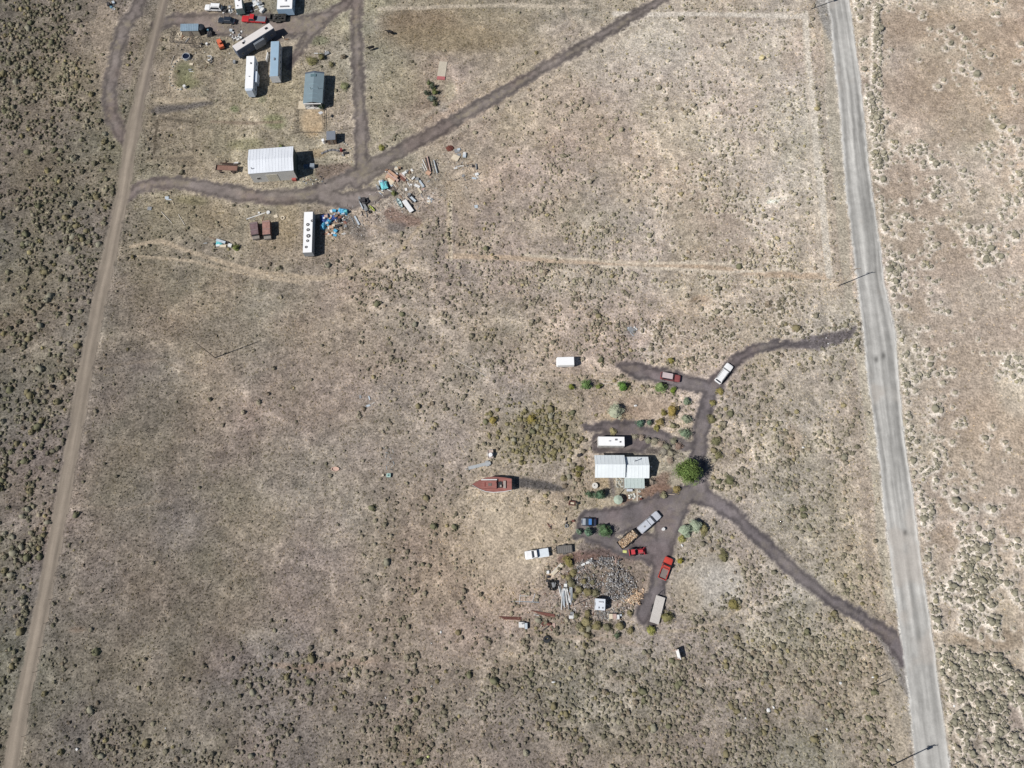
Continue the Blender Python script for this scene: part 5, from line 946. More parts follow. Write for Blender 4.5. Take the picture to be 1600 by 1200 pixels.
def oldtruck(label, p0, p1, w, roofc, nm='old_van'):
    c, rz, L = line(p0, p1, 1.9); t = thing(nm, label, 'van', c, rz)
    part('body', MB().box(-L/2, L/2-.9, -w/2, w/2, .5, 1.9), mat('rust_side', (112, 88, 80), .9, 0, .3, 1.5), t, bevel=.06); part('roof', MB().box(-L/2+.04, L/2-.94, -w/2+.05, w/2-.05, 1.903, 1.96), mat('rust_roof_%d' % roofc[0], roofc, .9, 0, .32, 1.4), t)
    part('front', MB().box(L/2-.89, L/2, -w/2+.1, w/2-.1, .5, 1.2), mat('front_grey', (146, 138, 130), .8, 0, .2), t, bevel=.05); part('windshield', MB().slab([(L/2-.885, -w/2+.15, 1.22), (L/2-.885, w/2-.15, 1.22), (L/2-.95, w/2-.2, 1.88), (L/2-.95, -w/2+.2, 1.88)], .02, .08, .05), GLASS, t)
    wheels(t, (-L*.3, L*.3), w, .34); part('roof_bow', MB().box(-L/2+.3, -L/2+.42, -w/2+.1, w/2-.1, 1.963, 2.0).box(0, .1, -w/2+.1, w/2-.1, 1.963, 2.0), mat('bow_grey', (150, 140, 138), .8), t); return t
oldtruck('derelict van with a patchy rust and slate roof, left of the rusted pair', (396, 347), (398.5, 371), 2.1, (128, 106, 108)); oldtruck('derelict van with a pinkish rust roof, right of the rusted pair', (415.5, 344.5), (416.5, 371), 2.1, (168, 128, 118))
# ------------------------------------------------------------------ poles, fences, posts
WP = mat('pole_wood', (168, 154, 138), .9, 0, .15, 3)
def pole(label, px, py, h, r=.15, arm=1.2, trans=False, az=0, lamp=False):
    t = thing('utility_pole', label, 'power pole', W(px, py), az); part('pole', MB().cyl((0, 0, -.3), (0, 0, h), r, r*.62, 10), WP, t)
    if arm:
        part('crossarm', MB().box(-arm, arm, -.06, .06, h-.55, h-.42), WP, t)
        for x in (-arm*.9, 0, arm*.9): part('insulator', MB().cyl((x, 0, h-.415 if x else h+.002), (x, 0, h-.2 if x else h+.2), .05, n=8), mat('porcelain', (150, 140, 132), .3), t)
    if trans: part('transformer', MB().cyl((.4, 0, h-2.2), (.4, 0, h-1.1), .28, n=12), mat('transformer_grey', (120, 122, 124), .5), t)
    return t
pole('tall utility pole with a crossarm on the verge halfway down the gravel road', 1309, 447, 10.8, az=.1); pole('utility pole with a transformer at the bottom of the gravel road', 1391.5, 1197, 11.5, trans=True, az=.1)
pole('utility pole at the top where the side lane meets the gravel road', 1267, 14, 10.0, az=.1, trans=True); pole('slim bare pole alone in the field right of the dirt track', 336, 559, 12, .13, 0)
pole('bare pole standing in the silt flat right of the gravel road top', 1359, 17, 6.6, .1, 0); pole('short brown pole left of the white camper shell', 898, 945, 7.2, .09, 0); pole('short pole above the corner of the blue-grey roofed house', 478, 111, 4.6, .08, 0); pole('short pole in the bushes beside the dirt track', 236, 400, 3.8, .09, 0)
PST = mat('post_wood', (148, 134, 118), .9)
for x, y, h, l in [(705, 283.5, 2.4, 'timber post, lower left of four beside the scrap frames'), (726, 282.5, 2.4, 'timber post, lower right of four beside the scrap frames'), (711, 260.5, 2.2, 'timber post, upper left of four beside the scrap frames'), (726, 260.5, 2.4, 'timber post, upper right of four beside the scrap frames'), (600.5, 84, 2.0, 'lone timber post in the pasture left of the slab'),
    (1371, 1070, 3.6, 'tall timber post nearest the lower drive mouth'), (1360, 1070, 2.3, 'shorter timber post left of the tall one by the lower drive'), (1371, 1059, 2.2, 'timber post above the tall one by the lower drive'), (1367.5, 1015.5, 2.0, 'timber gate post on the lower drive'), (1302, 441, 1.7, 'timber corner post beside the halfway utility pole'), (1281, 217, 1.3, 'timber post on the field fence by the gravel road')]:
    single('timber_post', MB().cyl((0, 0, -.2), (0, 0, h), .085, n=7), PST, l, 'post', W(x, y))
def fence(label, pts, step, h=1.15, r=.045, rails=(), wires=(.4, .75, 1.08), pm=None, cat='fence', nm='wire_fence'):
    c = W(*pts[0]); c.z = 0; t = thing(nm, label, cat, c); tmpl = None; P = [W(*p)-c for p in pts]; wm = MB()
    for a, b in zip(P[:-1], P[1:]):
        n = max(1, int((b-a).length/step))
        for i in range(n+(b is P[-1])):
            p = a.lerp(b, i/n)
            if tmpl is None: tmpl = part('post', MB().cyl((0, 0, -.2), (0, 0, h), r, n=6), pm or PST, t); tmpl.location = (p.x, p.y, 0)
            else: o = tmpl.copy(); link(o); o.parent = t; o.location = (p.x, p.y, 0)
        for z in rails: part('rail', MB().obox(((a+b)/2+Vector((0, 0, z))), ((b-a).length, .04, .11), math.atan2((b-a).y, (b-a).x)), pm or PST, t)
        for z in wires: wm.cyl(a+Vector((0, 0, z)), b+Vector((0, 0, z)), .006, n=3, caps=False)
    if wires: part('wire', wm, mat('wire', (130, 126, 120), .6, .4), t)
    return t
fence('long wire fence along the left verge of the gravel road', [(1262, 17), (1268, 90), (1281, 217), (1292, 320), (1302, 441)], 4.6); fence('wire fence across the top of the upper right field', [(962, 14), (1100, 15), (1262, 17)], 4.8)
fence('wire fence down the left side of the upper right field', [(704, 300), (702, 350), (701, 400), (701, 440)], 4.6); fence('wire fence along the right verge of the dirt track', [(141, 640), (112, 800), (88, 900), (55, 1050), (38, 1150)], 4.8)
fence('wire fence between the gravel road and the lower field', [(1322, 520), (1342, 640), (1362, 800), (1378, 900), (1384, 960)], 4.8)
GF = mat('rail_grey', (150, 138, 122), .9)
fence('wooden rail fence round the little yard below the blue-grey roofed house', [(462, 172), (462, 208), (498, 208.5)], 1.7, 1.1, .06, (.45, .95), (), GF, nm='rail_fence'); fence('wooden rail fence on the right of the little yard', [(505, 172), (505.5, 204)], 1.7, 1.1, .06, (.45, .95), (), GF, nm='rail_fence')
fence('board pen of grey planks below the metal shed', [(270, 50), (267, 67), (296, 69), (299, 59)], 1.0, 1.2, .07, (.25, .55, .9), (), mat('board_grey', (132, 124, 116), .9), nm='pen_fence'); fence('small round pen of bent rails right of the plank pen', [(299, 74), (302, 62), (308, 58), (312, 68), (313, 75), (300, 75)], 1.2, 1.1, .05, (.5, .95), (), mat('board_grey', (132, 124, 116)), nm='pen_fence')
# ------------------------------------------------------------------ scrap, lumber, small things
SC = {'w': (232, 232, 230), 'c': (226, 212, 188), 'g': (146, 148, 150), 'd': (66, 64, 66), 'b': (92, 176, 214), 'n': (58, 84, 152), 't': (120, 206, 212), 'r': (132, 88, 78), 'o': (206, 168, 142), 'k': (150, 122, 100), 'l': (196, 206, 214), 'y': (214, 220, 140), 'p': (198, 170, 158), 'e': (112, 156, 176)}
def M_(k): return mat('scrap_'+k, SC[k], .65, 0, .16, 1.6)
def heap(name, label, cat, items, base=None):
    """items: (kind, px, py, length m, width m, height m, angle deg, colour key, z)"""
    x = sum(i[1] for i in items)/len(items); y = sum(i[2] for i in items)/len(items); c = W(x, y); t = thing(name, label, cat, c); q = random.Random(int(x*7+y))
    for kd, ix, iy, a, b, h, ang, k, *z in items:
        z = z[0] if z else 0; p = W(ix, iy)-c; r = R(ang); rx = q.uniform(-.08, .08)
        if kd in ('plank', 'beam', 'sheet', 'crate', 'panel', 'mattress', 'box'): m = MB().obox((p.x, p.y, z+h/2+.02), (a, b, h), r, rx*.6, rx)
        elif kd == 'tarp':
            m = MB(); n = 9; vs = []; 
            for j in range(n):
                for i in range(n):
                    u, v = i/(n-1)*2-1, j/(n-1)*2-1; e = max(abs(u), abs(v)); zz = h*(1-e**3)*(.7+.5*q.random())+.03; X_ = u*a/2*(1+q.uniform(-.07, .07)); Y_ = v*b/2*(1+q.uniform(-.07, .07)); vs.append((p.x+X_*math.cos(r)-Y_*math.sin(r), p.y+X_*math.sin(r)+Y_*math.cos(r), z+zz))
            m.add(vs, [(j*n+i, j*n+i+1, (j+1)*n+i+1, (j+1)*n+i) for j in range(n-1) for i in range(n-1)])
        elif kd in ('pipe', 'log', 'pole'): d = Vector((math.cos(r), math.sin(r), 0))*a/2; cc = Vector((p.x, p.y, z+b/2+.02)); m = MB().cyl(cc-d, cc+d, b/2, n=8)
        elif kd in ('barrel', 'tank', 'bucket'): m = MB().cyl((p.x, p.y, z), (p.x, p.y, z+h), a/2, n=14)
        elif kd in ('tyre', 'hoop'): m = MB().ring((p.x, p.y), a*.28, a*.5, z+.02, z+h, 16)
        else: m = MB().blob((p.x, p.y, z+h*.2), (a/2, b/2, h*.8), 8, 5, .22, q.randint(1, 99))
        part(kd, m, M_(k), t)
    return t
q = random.Random(11)
def mix(n, x0, x1, y0, y1, keys, kinds=('plank', 'box', 'sheet', 'lump'), s=(.3, 1.1), seed=1):
    r = random.Random(seed); o = []
    for i in range(n):
        kd = r.choice(kinds); a = r.uniform(*s); o.append((kd, r.uniform(x0, x1), r.uniform(y0, y1), a*(1.6 if kd == 'plank' else 1), a*(.2 if kd == 'plank' else .7), .06 if kd in ('plank', 'sheet') else a*.5, r.uniform(0, 180), r.choice(keys), r.uniform(0, .15)))
    return o
heap('tarp_pile', 'heap under bright blue and navy tarps right of the very long trailer', 'tarp heap', [('tarp', 508, 343, 2.6, 3.2, .9, 10, 'n'), ('tarp', 506, 353, 1.3, 2.6, .8, -15, 'b', .1), ('tarp', 514, 348, 1.4, 2.0, .6, -30, 'b', .3), ('tarp', 522, 340, 2.2, 1.6, .5, 20, 'n'), ('box', 511, 341, .9, .8, .7, 10, 'p', .5), ('box', 508, 344, .5, .5, .6, 30, 'w', .6), ('box', 518, 356, 1.2, .8, .6, 5, 'o'), ('box', 522, 354, .7, .6, .7, 8, 'c'), ('sheet', 502, 353, .5, .6, .3, 0, 'w'), ('plank', 507, 366, 1.2, .3, .08, 10, 'r'), ('box', 512, 351, .8, .6, .5, 20, 'l', .5)])
heap('scrap_heap', 'blue and white bags strewn between the tarps and the long trailer', 'scrap heap', mix(22, 500, 530, 330, 368, 'bbwnlwwo', ('box', 'sheet', 'lump'), (.4, 1.0), 51)); heap('scrap_heap', 'white and grey debris strewn round the bend below the lumber', 'scrap heap', mix(26, 590, 670, 262, 315, 'wwlgckw', ('plank', 'sheet', 'box'), (.4, 1.1), 52))
heap('tarp_pile', 'small heap under a turquoise blue tarp above the brown junk', 'tarp heap', [('tarp', 536, 331, 2.8, 1.9, .9, -10, 'b'), ('box', 541, 333, .8, .6, .9, 10, 't', .2), ('box', 530, 334, .5, .6, .6, 10, 'p'), ('sheet', 537, 336, .8, .4, .3, 5, 'l', .5)])
heap('scrap_heap', 'heap of brown and grey junk between the two blue tarp heaps', 'scrap heap', mix(26, 524, 541, 336, 357, 'kdgrwdkg', s=(.3, 1.0), seed=3)+[('plank', 542, 345, 3.4, .2, .1, 75, 'g'), ('plank', 540, 352, 2.2, .2, .1, 78, 'c'), ('plank', 536, 365, 1.0, .2, .08, 25, 'w'), ('plank', 538, 366, .9, .15, .08, 25, 'w')])
heap('ladder', 'pale mint ladder like frame lying beside the brown junk', 'ladder', [('beam', 558, 345, 3.0, .45, .25, -62, 'l'), ('beam', 551, 345, 2.8, .12, .12, -62, 'g'), ('plank', 553, 341, .9, .08, .08, 20, 'g'), ('plank', 555, 345, .9, .08, .08, 20, 'g'), ('plank', 557, 350, .9, .08, .08, 20, 'g')])
heap('machine', 'black and grey farm machine on the turning patch', 'machine', [('box', 567, 315, 1.5, 1.3, 1.1, 10, 'd'), ('box', 563, 313, .6, .8, 1.3, 10, 'g'), ('beam', 565, 322, 2.6, .25, .7, -65, 'l'), ('beam', 571, 324, 2.0, .6, .6, -60, 'g'), ('tyre', 573, 316, 1.2, 1, .6, 0, 'd'), ('box', 572, 328, 1.1, .8, .5, -60, 'g'), ('beam', 566, 334, 1.6, .12, .2, -70, 'd'), ('beam', 573, 336, 1.5, .12, .2, -78, 'g'), ('tyre', 578, 332, .8, 1, .4, 0, 'd'), ('lump', 569, 319, 1.6, 1.2, .9, 0, 'd')])
def smallboat(label, p0, p1, w, cm, inm, nm='rowing_boat', cat='boat', H=.5):
    c, rz, L = line(p0, p1, H); t = thing(nm, label, cat, c, rz); h = L/2; st = [(-h, .3), (-h*.6, .8), (0, 1), (h*.6, .75), (h, .05)]
    part('hull', MB().loft([[(x, 0, .05), (x, -w/2*k*.8, .2), (x, -w/2*k, H), (x, -w/2*k*.86, H), (x, -w/2*k*.6, .25), (x, w/2*k*.6, .25), (x, w/2*k*.86, H), (x, w/2*k, H), (x, w/2*k*.8, .2)] for x, k in st]), cm, t)
    for x in (-h*.35, h*.3): part('seat', MB().box(x-.12, x+.12, -w*.38, w*.38, H-.1, H-.06), inm, t)
    return t
smallboat('small green-grey rowing boat beside the white flat trailer', (628, 323.5), (619.5, 309), 1.1, mat('boat_green', (188, 206, 206), .5), mat('boat_in', (96, 116, 116), .6)); smallboat('yellow-green kayak leaning by the black farm machine', (585, 329), (576, 320.5), .6, mat('kayak', (206, 216, 120), .5), mat('kayak_in', (150, 160, 90), .6), 'kayak', 'kayak', .55)
flatbed('flat_trailer', 'white flat decked trailer between the rowing boat and the dark scrap', 'trailer', (643.5, 330.5), (631, 313), 1.25, .75, mat('deck_white', (238, 238, 238), .5, 0, .03), tongue=.9, wheelx=(0,))
heap('scrap_heap', 'heap of dark blue-grey metal right of the white flat trailer', 'scrap heap', [('lump', 642, 308, 1.8, 1.0, .8, 0, 'd'), ('sheet', 645, 312, 2.4, .6, .2, -45, 'l', .4), ('box', 640, 305, .8, .8, .5, 20, 'g'), ('beam', 641, 312, 2.6, .2, .3, -48, 'd'), ('plank', 626, 307, 1.2, .3, .1, -50, 'k')])
heap('tarp_pile', 'lumber stack under a turquoise tarp next to the orange lumber', 'tarp heap', [('box', 601, 291, 2.0, 1.6, .8, -72, 't'), ('tarp', 597, 285, 1.8, 1.3, .7, 10, 'l'), ('tarp', 601, 292, 2.3, 1.9, .35, -72, 't', .8), ('box', 591, 294, 1.3, .6, .4, -60, 'g'), ('plank', 589, 291, 1.2, .15, .2, -60, 'w'), ('box', 600, 289, .3, 1.6, .1, 20, 'e', 1.1)])
heap('lumber_stack', 'orange and pink lumber stacks beside the drive', 'lumber', [('beam', 615, 274, 3.4, .5, .9, -40, 'o'), ('beam', 613, 277, 3.2, .4, .7, -40, 'p'), ('beam', 611, 279, 3.0, .5, .5, -40, 'o'), ('plank', 609, 281, 2.8, .5, .3, -40, 'c'), ('box', 605, 278, .8, .7, .5, 10, 'o'), ('sheet', 611, 285, 1.6, 1.3, .2, -40, 'c'), ('beam', 619, 281, 1.8, .6, .6, -40, 'p'), ('beam', 628, 279, 2.4, .6, .3, -42, 'r'), ('beam', 630, 276, 2.4, .4, .4, -42, 'p'), ('plank', 617, 290, 1.4, .2, .1, -50, 'c'), ('plank', 620, 289, 1.2, .2, .1, -55, 'k')])
heap('scrap_heap', 'heap of white panels and boards right of the lumber stacks', 'scrap heap', [('panel', 632, 271, 1.4, .7, .3, 30, 'w'), ('panel', 630, 274, 1.0, .6, .3, -40, 'w'), ('plank', 638, 279, 3.6, .3, .12, -40, 'c'), ('panel', 646, 279, 1.0, .5, .4, 50, 'w'), ('box', 652, 281, .9, .9, .5, 20, 'g'), ('panel', 659, 288, 2.4, .5, .4, -58, 'l'), ('panel', 652, 291, 1.6, .7, .2, -30, 'w'), ('panel', 656, 298, 1.9, .5, .2, -60, 'c'), ('plank', 661, 296, 1.0, .5, .1, 30, 'p'), ('plank', 643, 269, 1.2, .2, .1, -35, 'c'), ('plank', 627, 282, 2.6, .25, .1, 25, 'p'), ('plank', 659, 306, 1.4, .2, .1, -65, 'g')]+mix(10, 633, 650, 268, 284, 'gkdw', s=(.2, .7), seed=9))
heap('beam_stack', 'row of long dark and silver beams laid side by side', 'beams', [('beam', 664, 258, 3.6, .16, .2, -68, 'w'), ('beam', 662, 262, 2.4, .14, .2, -65, 'w'), ('beam', 667, 255, 3.4, .3, .3, -75, 'd'), ('beam', 670, 257, 5.0, .3, .5, -77, 'p'), ('beam', 667.5, 260, 4.0, .25, .3, -75, 'k'), ('beam', 680.5, 261, 4.2, .22, .3, -75, 'l'), ('beam', 677, 262, 3.6, .15, .2, -75, 'g'), ('beam', 683, 262, 3.4, .14, .2, -75, 'd'), ('panel', 669.5, 271, 1.3, 1.0, .4, -30, 'o'), ('plank', 672, 277, .5, .4, .1, 0, 'p'), ('beam', 661, 266, 1.6, .1, .1, -65, 'g')])
single('scrap_mound', MB().blob((0, 0, 0), (1.15, .9, .5), 12, 5, .2, 4, True), mat('rust_mound', (112, 66, 56), .95, 0, .25, 3, .06), 'round rust brown mound at the top of the scrap field', 'mound', W(703, 232))
heap('slab_pile', 'grey and pale concrete slabs beside the rust brown mound', 'slabs', [('sheet', 714, 236, 1.4, 1.2, .15, 20, 'g'), ('sheet', 717, 234, .8, .7, .25, 10, 'l'), ('panel', 712, 247, 2.0, 1.6, .3, -25, 'c'), ('panel', 726, 243, .9, 1.5, .4, -5, 'l'), ('panel', 726, 241, .7, .7, .5, -5, 'w'), ('sheet', 717, 242, 1.0, .8, .1, 5, 'g'), ('plank', 718, 260, 2.4, .18, .15, 5, 'w'), ('sheet', 712, 263, 1.0, .4, .1, 10, 'w')])
heap('scrap_heap', 'white scrap and a frame beside the four timber posts', 'scrap heap', [('beam', 744, 261, 1.8, .3, .4, -85, 'g'), ('panel', 745, 273, 1.0, .8, .3, 20, 'w'), ('panel', 741, 279, 1.3, .5, .2, -10, 'l'), ('plank', 746, 277, 1.2, .2, .1, -50, 'w'), ('plank', 735, 254, 1.6, .1, .1, 25, 'k'), ('panel', 724, 275, .8, .8, .1, 30, 'g'), ('box', 739, 260, .5, .8, .3, 0, 'd')])
heap('rubble_pile', 'pale rubble patch below the white panels', 'rubble', mix(12, 668, 677, 307, 318, 'wclg', ('sheet', 'lump'), (.3, .8), 21)); heap('slab', 'small pale square slab alone in the field', 'slab', [('sheet', 744, 323, .9, .9, .12, 5, 'l')])
heap('scrap_heap', 'teal and white scrap in the weeds left of the derelict vans', 'scrap heap', [('sheet', 346, 378, 2.6, .7, .3, -18, 'l', .2), ('tarp', 343, 380, 1.9, 1.3, .5, -12, 't'), ('panel', 349, 385, 1.6, .7, .3, 0, 'c'), ('panel', 341, 384, 1.0, .6, .3, 10, 'w'), ('panel', 360, 384, 1.0, .9, .4, -15, 'w'), ('plank', 332, 372, 2.0, .12, .1, -20, 'k'), ('beam', 357, 380, 1.2, .3, .3, -40, 'd'), ('lump', 336, 381, 1.0, .7, .4, 0, 'd'), ('plank', 321, 380, 1.0, .12, .05, 5, 'l')])
heap('pipe_pile', 'white pipes and a round white dish above the derelict vans', 'pipes', [('pipe', 400, 338, 5.2, .28, .2, 22, 'w'), ('pipe', 408, 336, 3.0, .2, .2, 25, 'c'), ('tank', 419.5, 332.5, 1.0, 1, .35, 0, 'w'), ('box', 405, 333, .5, .4, .3, 0, 'w'), ('plank', 411, 341, 1.6, .15, .1, 80, 'k'), ('plank', 396, 343, 1.2, .12, .1, 20, 'g')])
heap('concrete_ring', 'pale round concrete ring, the left of two by the derelict vans', 'ring', [('sheet', 431, 338, 1.0, .9, .12, 15, 'c')]); heap('concrete_ring', 'pale round concrete ring with a dark centre, the right of two', 'ring', [('hoop', 442, 341, 1.15, 1, .25, 0, 'c')])
heap('slab', 'small square grey slab near the bend of the dirt track', 'slab', [('sheet', 234, 326, 1.1, 1.0, .12, 0, 'g')]); heap('scrap_heap', 'pale sheets at the upper side of the weedy bend', 'scrap', [('sheet', 261, 309, 1.0, .8, .1, 10, 'l'), ('plank', 264, 312, 1.4, .3, .1, -5, 'l'), ('plank', 270, 316, 1.6, .12, .1, -60, 'c')])
for i, (p0, p1, l) in enumerate([((252, 331), (269, 349), 'long pale pole lying in the weedy bend, left one'), ((279, 335), (289, 352), 'pale pole lying in the weedy bend, right one'), ((700.5, 556.5), (760, 588), 'very long thin pale pipe lying across the open field'), ((936, 593), (980, 597.5), 'long pale pole above the hedge row, the upper of two'), ((942, 599), (966, 601), 'shorter pale pole above the hedge row, the lower of two'), ((267, 102), (272, 87), 'white pole lying left of the round stock tank'), ((968, 522.5), (982, 522), 'short white pole beside the collapsed roof scrap')]):
    c, rz, L = line(p0, p1); single('fallen_pole', MB().cyl((-L/2, 0, .07), (L/2, 0, .07), .07 if i != 2 else .06, n=8), mat('pole_pale', (222, 214, 202), .6), l, 'pole', c, rz)
# upper left yard
c = W(292, 90); TK = thing('stock_tank', 'round metal stock tank of dark water at the head of the stone border', 'water trough', c); part('tank_wall', MB().ring((0, 0), 1.0, 1.12, 0, .7, 24), mat('tank_steel', (206, 212, 218), .4, .3), TK); part('water', MB().cyl((0, 0, .4), (0, 0, .45), .99, n=24), mat('dark_water', (30, 38, 58), .08), TK)
stones('stone_border', 'curved border of small stones round the green patch', 'stone border', [(288, 89), (284, 91), (280, 93), (276, 96), (273, 100), (270, 104), (268, 109), (266, 115), (265, 120), (265, 125), (266, 130), (269, 134), (273, 138), (278, 140), (283, 140)], [178, 160, 190], 12, .16, .34)
for x, y, a, h, k, l in [(289.5, 137, .9, .8, 'w', 'white barrel at the lower end of the stone border'), (299.5, 101, .01, .1, 'w', ''), (324, 70, .7, .6, 'w', 'white drum between the round pen and the orange loader'), (316, 70, .6, .6, 'd', 'black drum right of the round pen'), (1036, 827, .75, .8, 'w', 'white barrel in front of the silver pickup'), (284, 78, .35, .3, 'd', 'small dark pot below the plank pen')]:
    if l: single('barrel', MB().cyl((0, 0, 0), (0, 0, h), a/2, n=14).cyl((0, 0, h), (0, 0, h+.04), a*.42, n=14), M_(k), l, 'barrel', W(x, y))
heap('board_pile', 'pale boards beside the green patch', 'boards', [('sheet', 299, 100.5, 1.0, .7, .1, 0, 'c'), ('plank', 299, 112, 1.2, .12, .1, 0, 'w'), ('sheet', 297, 109, .9, .5, .1, 0, 'g')]); heap('chair_pile', 'heap of broken white chairs in the yard', 'junk', [('plank', 328, 89, 1.0, .16, .5, 10, 'w'), ('plank', 331, 92, .9, .16, .5, 80, 'w'), ('box', 327, 95, .6, .4, .4, 20, 'w'), ('plank', 325, 98, 1.2, .14, .3, -30, 'c'), ('plank', 331, 97, .8, .12, .3, 60, 'g'), ('plank', 322, 105, 1.2, .1, .1, 60, 'k')])
heap('tarp_pile', 'black tarp covered pile right of the metal shed', 'tarp heap', [('tarp', 329, 54, 2.0, 1.8, 1.1, 10, 'd'), ('box', 327, 51, .5, .4, .4, 0, 'e', .8), ('box', 332, 56, .5, .5, .5, 0, 'd', .7)]); single('tank_shape', MB().cyl((0, 0, 0), (0, 0, 1.9), 1.15, n=24).blob((0, 0, 1.9), (1.15, 1.15, .3), 24, 4, 0, 1, True), mat('shed_shadow_black', (44, 50, 58), .5), 'big black cylinder added for the shed shadow, against the end of the metal shed', 'tank', W(317.5, 50))  # black cylinder is added in place of the shed's cast shadow
heap('scrap_heap', 'heap of white and dark junk left of the motorhome', 'scrap heap', mix(24, 360, 378, 48, 62, 'wdgwdrlw', s=(.3, .9), seed=31)); heap('scrap_heap', 'white junk scattered below the top edge camper', 'scrap heap', mix(26, 358, 388, 14, 23, 'wlwgdcw', s=(.25, .7), seed=32)); heap('scrap_heap', 'heap of white sheets and dark gaps right of the top edge camper', 'scrap heap', mix(26, 392, 412, 2, 19, 'wwldgw', s=(.5, 1.4), seed=33))
heap('scrap_heap', 'dark engine parts behind the white sport utility car', 'scrap heap', mix(16, 346, 362, 8, 21, 'ddgdw', s=(.4, 1.0), seed=34)); heap('scrap_heap', 'blue-white scrap in the dead brush left of the cinder track', 'scrap heap', mix(10, 170, 180, 5, 15, 'lwgde', s=(.4, 1.1), seed=35)); heap('brush_pile', 'pile of old rails left of the round pen', 'boards', mix(10, 276, 296, 52, 64, 'kkcg', ('plank',), (.8, 1.6), 36))
heap('trough', 'small grey feed trough left of the fifth wheel trailer', 'trough', [('box', 367, 98, 1.0, .7, .6, 85, 'g')]); heap('lumber_stack', 'white boards and dark scrap above the spreading olive bush', 'boards', [('plank', 497, 84, 2.2, .2, .2, 0, 'w'), ('panel', 511, 84, 1.4, 1.0, .3, 30, 'g'), ('box', 509, 81, .3, .3, .3, 0, 'w')]); heap('log_pile', 'pale stump and logs right of the pale blue trailer', 'logs', [('log', 443, 59, .8, .3, .3, -50, 'c'), ('log', 448, 62, 1.2, .3, .3, 10, 'k')])
heap('rubble_row', 'row of rubble on the bank right of the barn', 'rubble', mix(26, 470, 508, 276, 288, 'cgwpkd', ('lump', 'sheet'), (.2, .6), 41)); heap('board_stack', 'white panels leaning on the left side of the pale blue trailer', 'panels', [('panel', 419, 92, 2.6, .25, 1.2, 85, 'w'), ('panel', 418, 85, 1.4, .2, .9, 85, 'c')])
c, rz, L = line((509, 180), (511.5, 176.5), 2.5); BH = thing('basketball_hoop', 'basketball hoop on a post at the corner of the little yard', 'basketball hoop', W(505, 186)); part('post', MB().cyl((0, 0, 0), (0, 0, 2.6), .06, n=8), CHR, BH); part('backboard', MB().obox((0, 0, 2.75), (1.1, .9, .08), .9, .35), WHT, BH); part('hoop', MB().ring((.7, .3), .2, .24, 2.4, 2.43, 14), M_('o'), BH)
t = thing('tyre_row', 'curved row of old tyres below the little shed', 'tyres', W(515, 237)); 
for i in range(10):
    p = W(503.5+i*2.9, 240-4.5*math.sin(i/9*2.6)-i*.15)-W(515, 237); part('tyre', MB().ring((p.x, p.y), .14, .30, 0, .24, 12), mat('grey_tyre_%d' % (i % 2), ((150, 150, 154), (112, 112, 116))[i % 2], .8), t)
single('barrel', MB().cyl((0, 0, 0), (0, 0, .9), .38, n=14), mat('barrel_maroon', (140, 58, 62), .6), 'dark red barrel at the end of the tyre row', 'barrel', W(534, 236)); stones('stone_border', 'arc of pale stones below the little shed', 'stone border', [(523+4.5*i*.6, 218+i*i*.18) for i in range(11)]+[(529, 232), (541, 240), (537, 244)], [196, 170, 140], 44, .16, .34)
heap('scrap_heap', 'black boxes beside the dark red barrel', 'junk', [('box', 540, 240, 1.2, .6, .5, 10, 'd'), ('box', 536, 243, .5, .4, .3, 0, 'g')])
c, rz, L, D = frame((683, 119), (695.5, 120), (685, 95.5), .15); SB = thing('concrete_slab', 'pale oblong concrete slab with a faded red end', 'slab', c, rz); part('slab', MB().box(-L/2, L/2, -D/2, D/2, -.1, .15), mat('slab_concrete', (200, 190, 172), .85, 0, .1), SB); part('step', MB().box(-L/2+.05, L/2+.02, -D/2-1.05, -D/2-.002, -.1, .25), mat('faded_rose', (186, 112, 112), .85, 0, .2), SB)
# black cattle, lying
def cow(label, px, py, rz, stand=False):
    t = thing('cow', label, 'cow', W(px, py), rz); bm = mat('black_hide', (34, 31, 32), .8); zb = .75 if stand else .28
    S_ = [(-1.0, .12, zb+.32, .12), (-.85, .30, zb+.3, .3), (-.4, .36, zb+.3, .36), (.1, .37, zb+.3, .38), (.55, .32, zb+.34, .34), (.8, .2, zb+.42, .24), (1.05, .13, zb+.55, .16), (1.2, .12, zb+.58, .15), (1.45, .10, zb+.5, .12), (1.6, .06, zb+.45, .08)]
    part('body', MB().loft([[(x, y_*math.cos(a*math.pi/4), z_+h_*math.sin(a*math.pi/4)) for a in range(8)] for x, y_, z_, h_ in S_]), bm, t, smooth=True)
    for x, s in ((-.75, -1), (-.75, 1), (.5, -1), (.5, 1)): part('leg', MB().cyl((x, s*.2, zb+.15), (x+(.04 if stand else .35), s*(.2 if stand else .42), .36 if stand else .1), .1, .06, 7).cyl((x+(.04 if stand else .35), s*(.2 if stand else .42), .36 if stand else .1), (x+.02, s*(.2 if stand else .4), .0 if stand else .06), .055, .05, 7), bm, t)
    for s in (-1, 1): part('ear', MB().obox((1.2, s*.18, zb+.68), (.08, .16, .04)), bm, t)
    part('tail', MB().cyl((-1.0, 0, zb+.5), (-1.2, .1, zb-.1), .03, .02, 6), bm, t)
cow('black cow standing at the corner of the pasture, the upper of two', 610, 53.5, R(170), True); cow('black cow standing by the drive, the lower left of two', 580.5, 78, R(200), True)
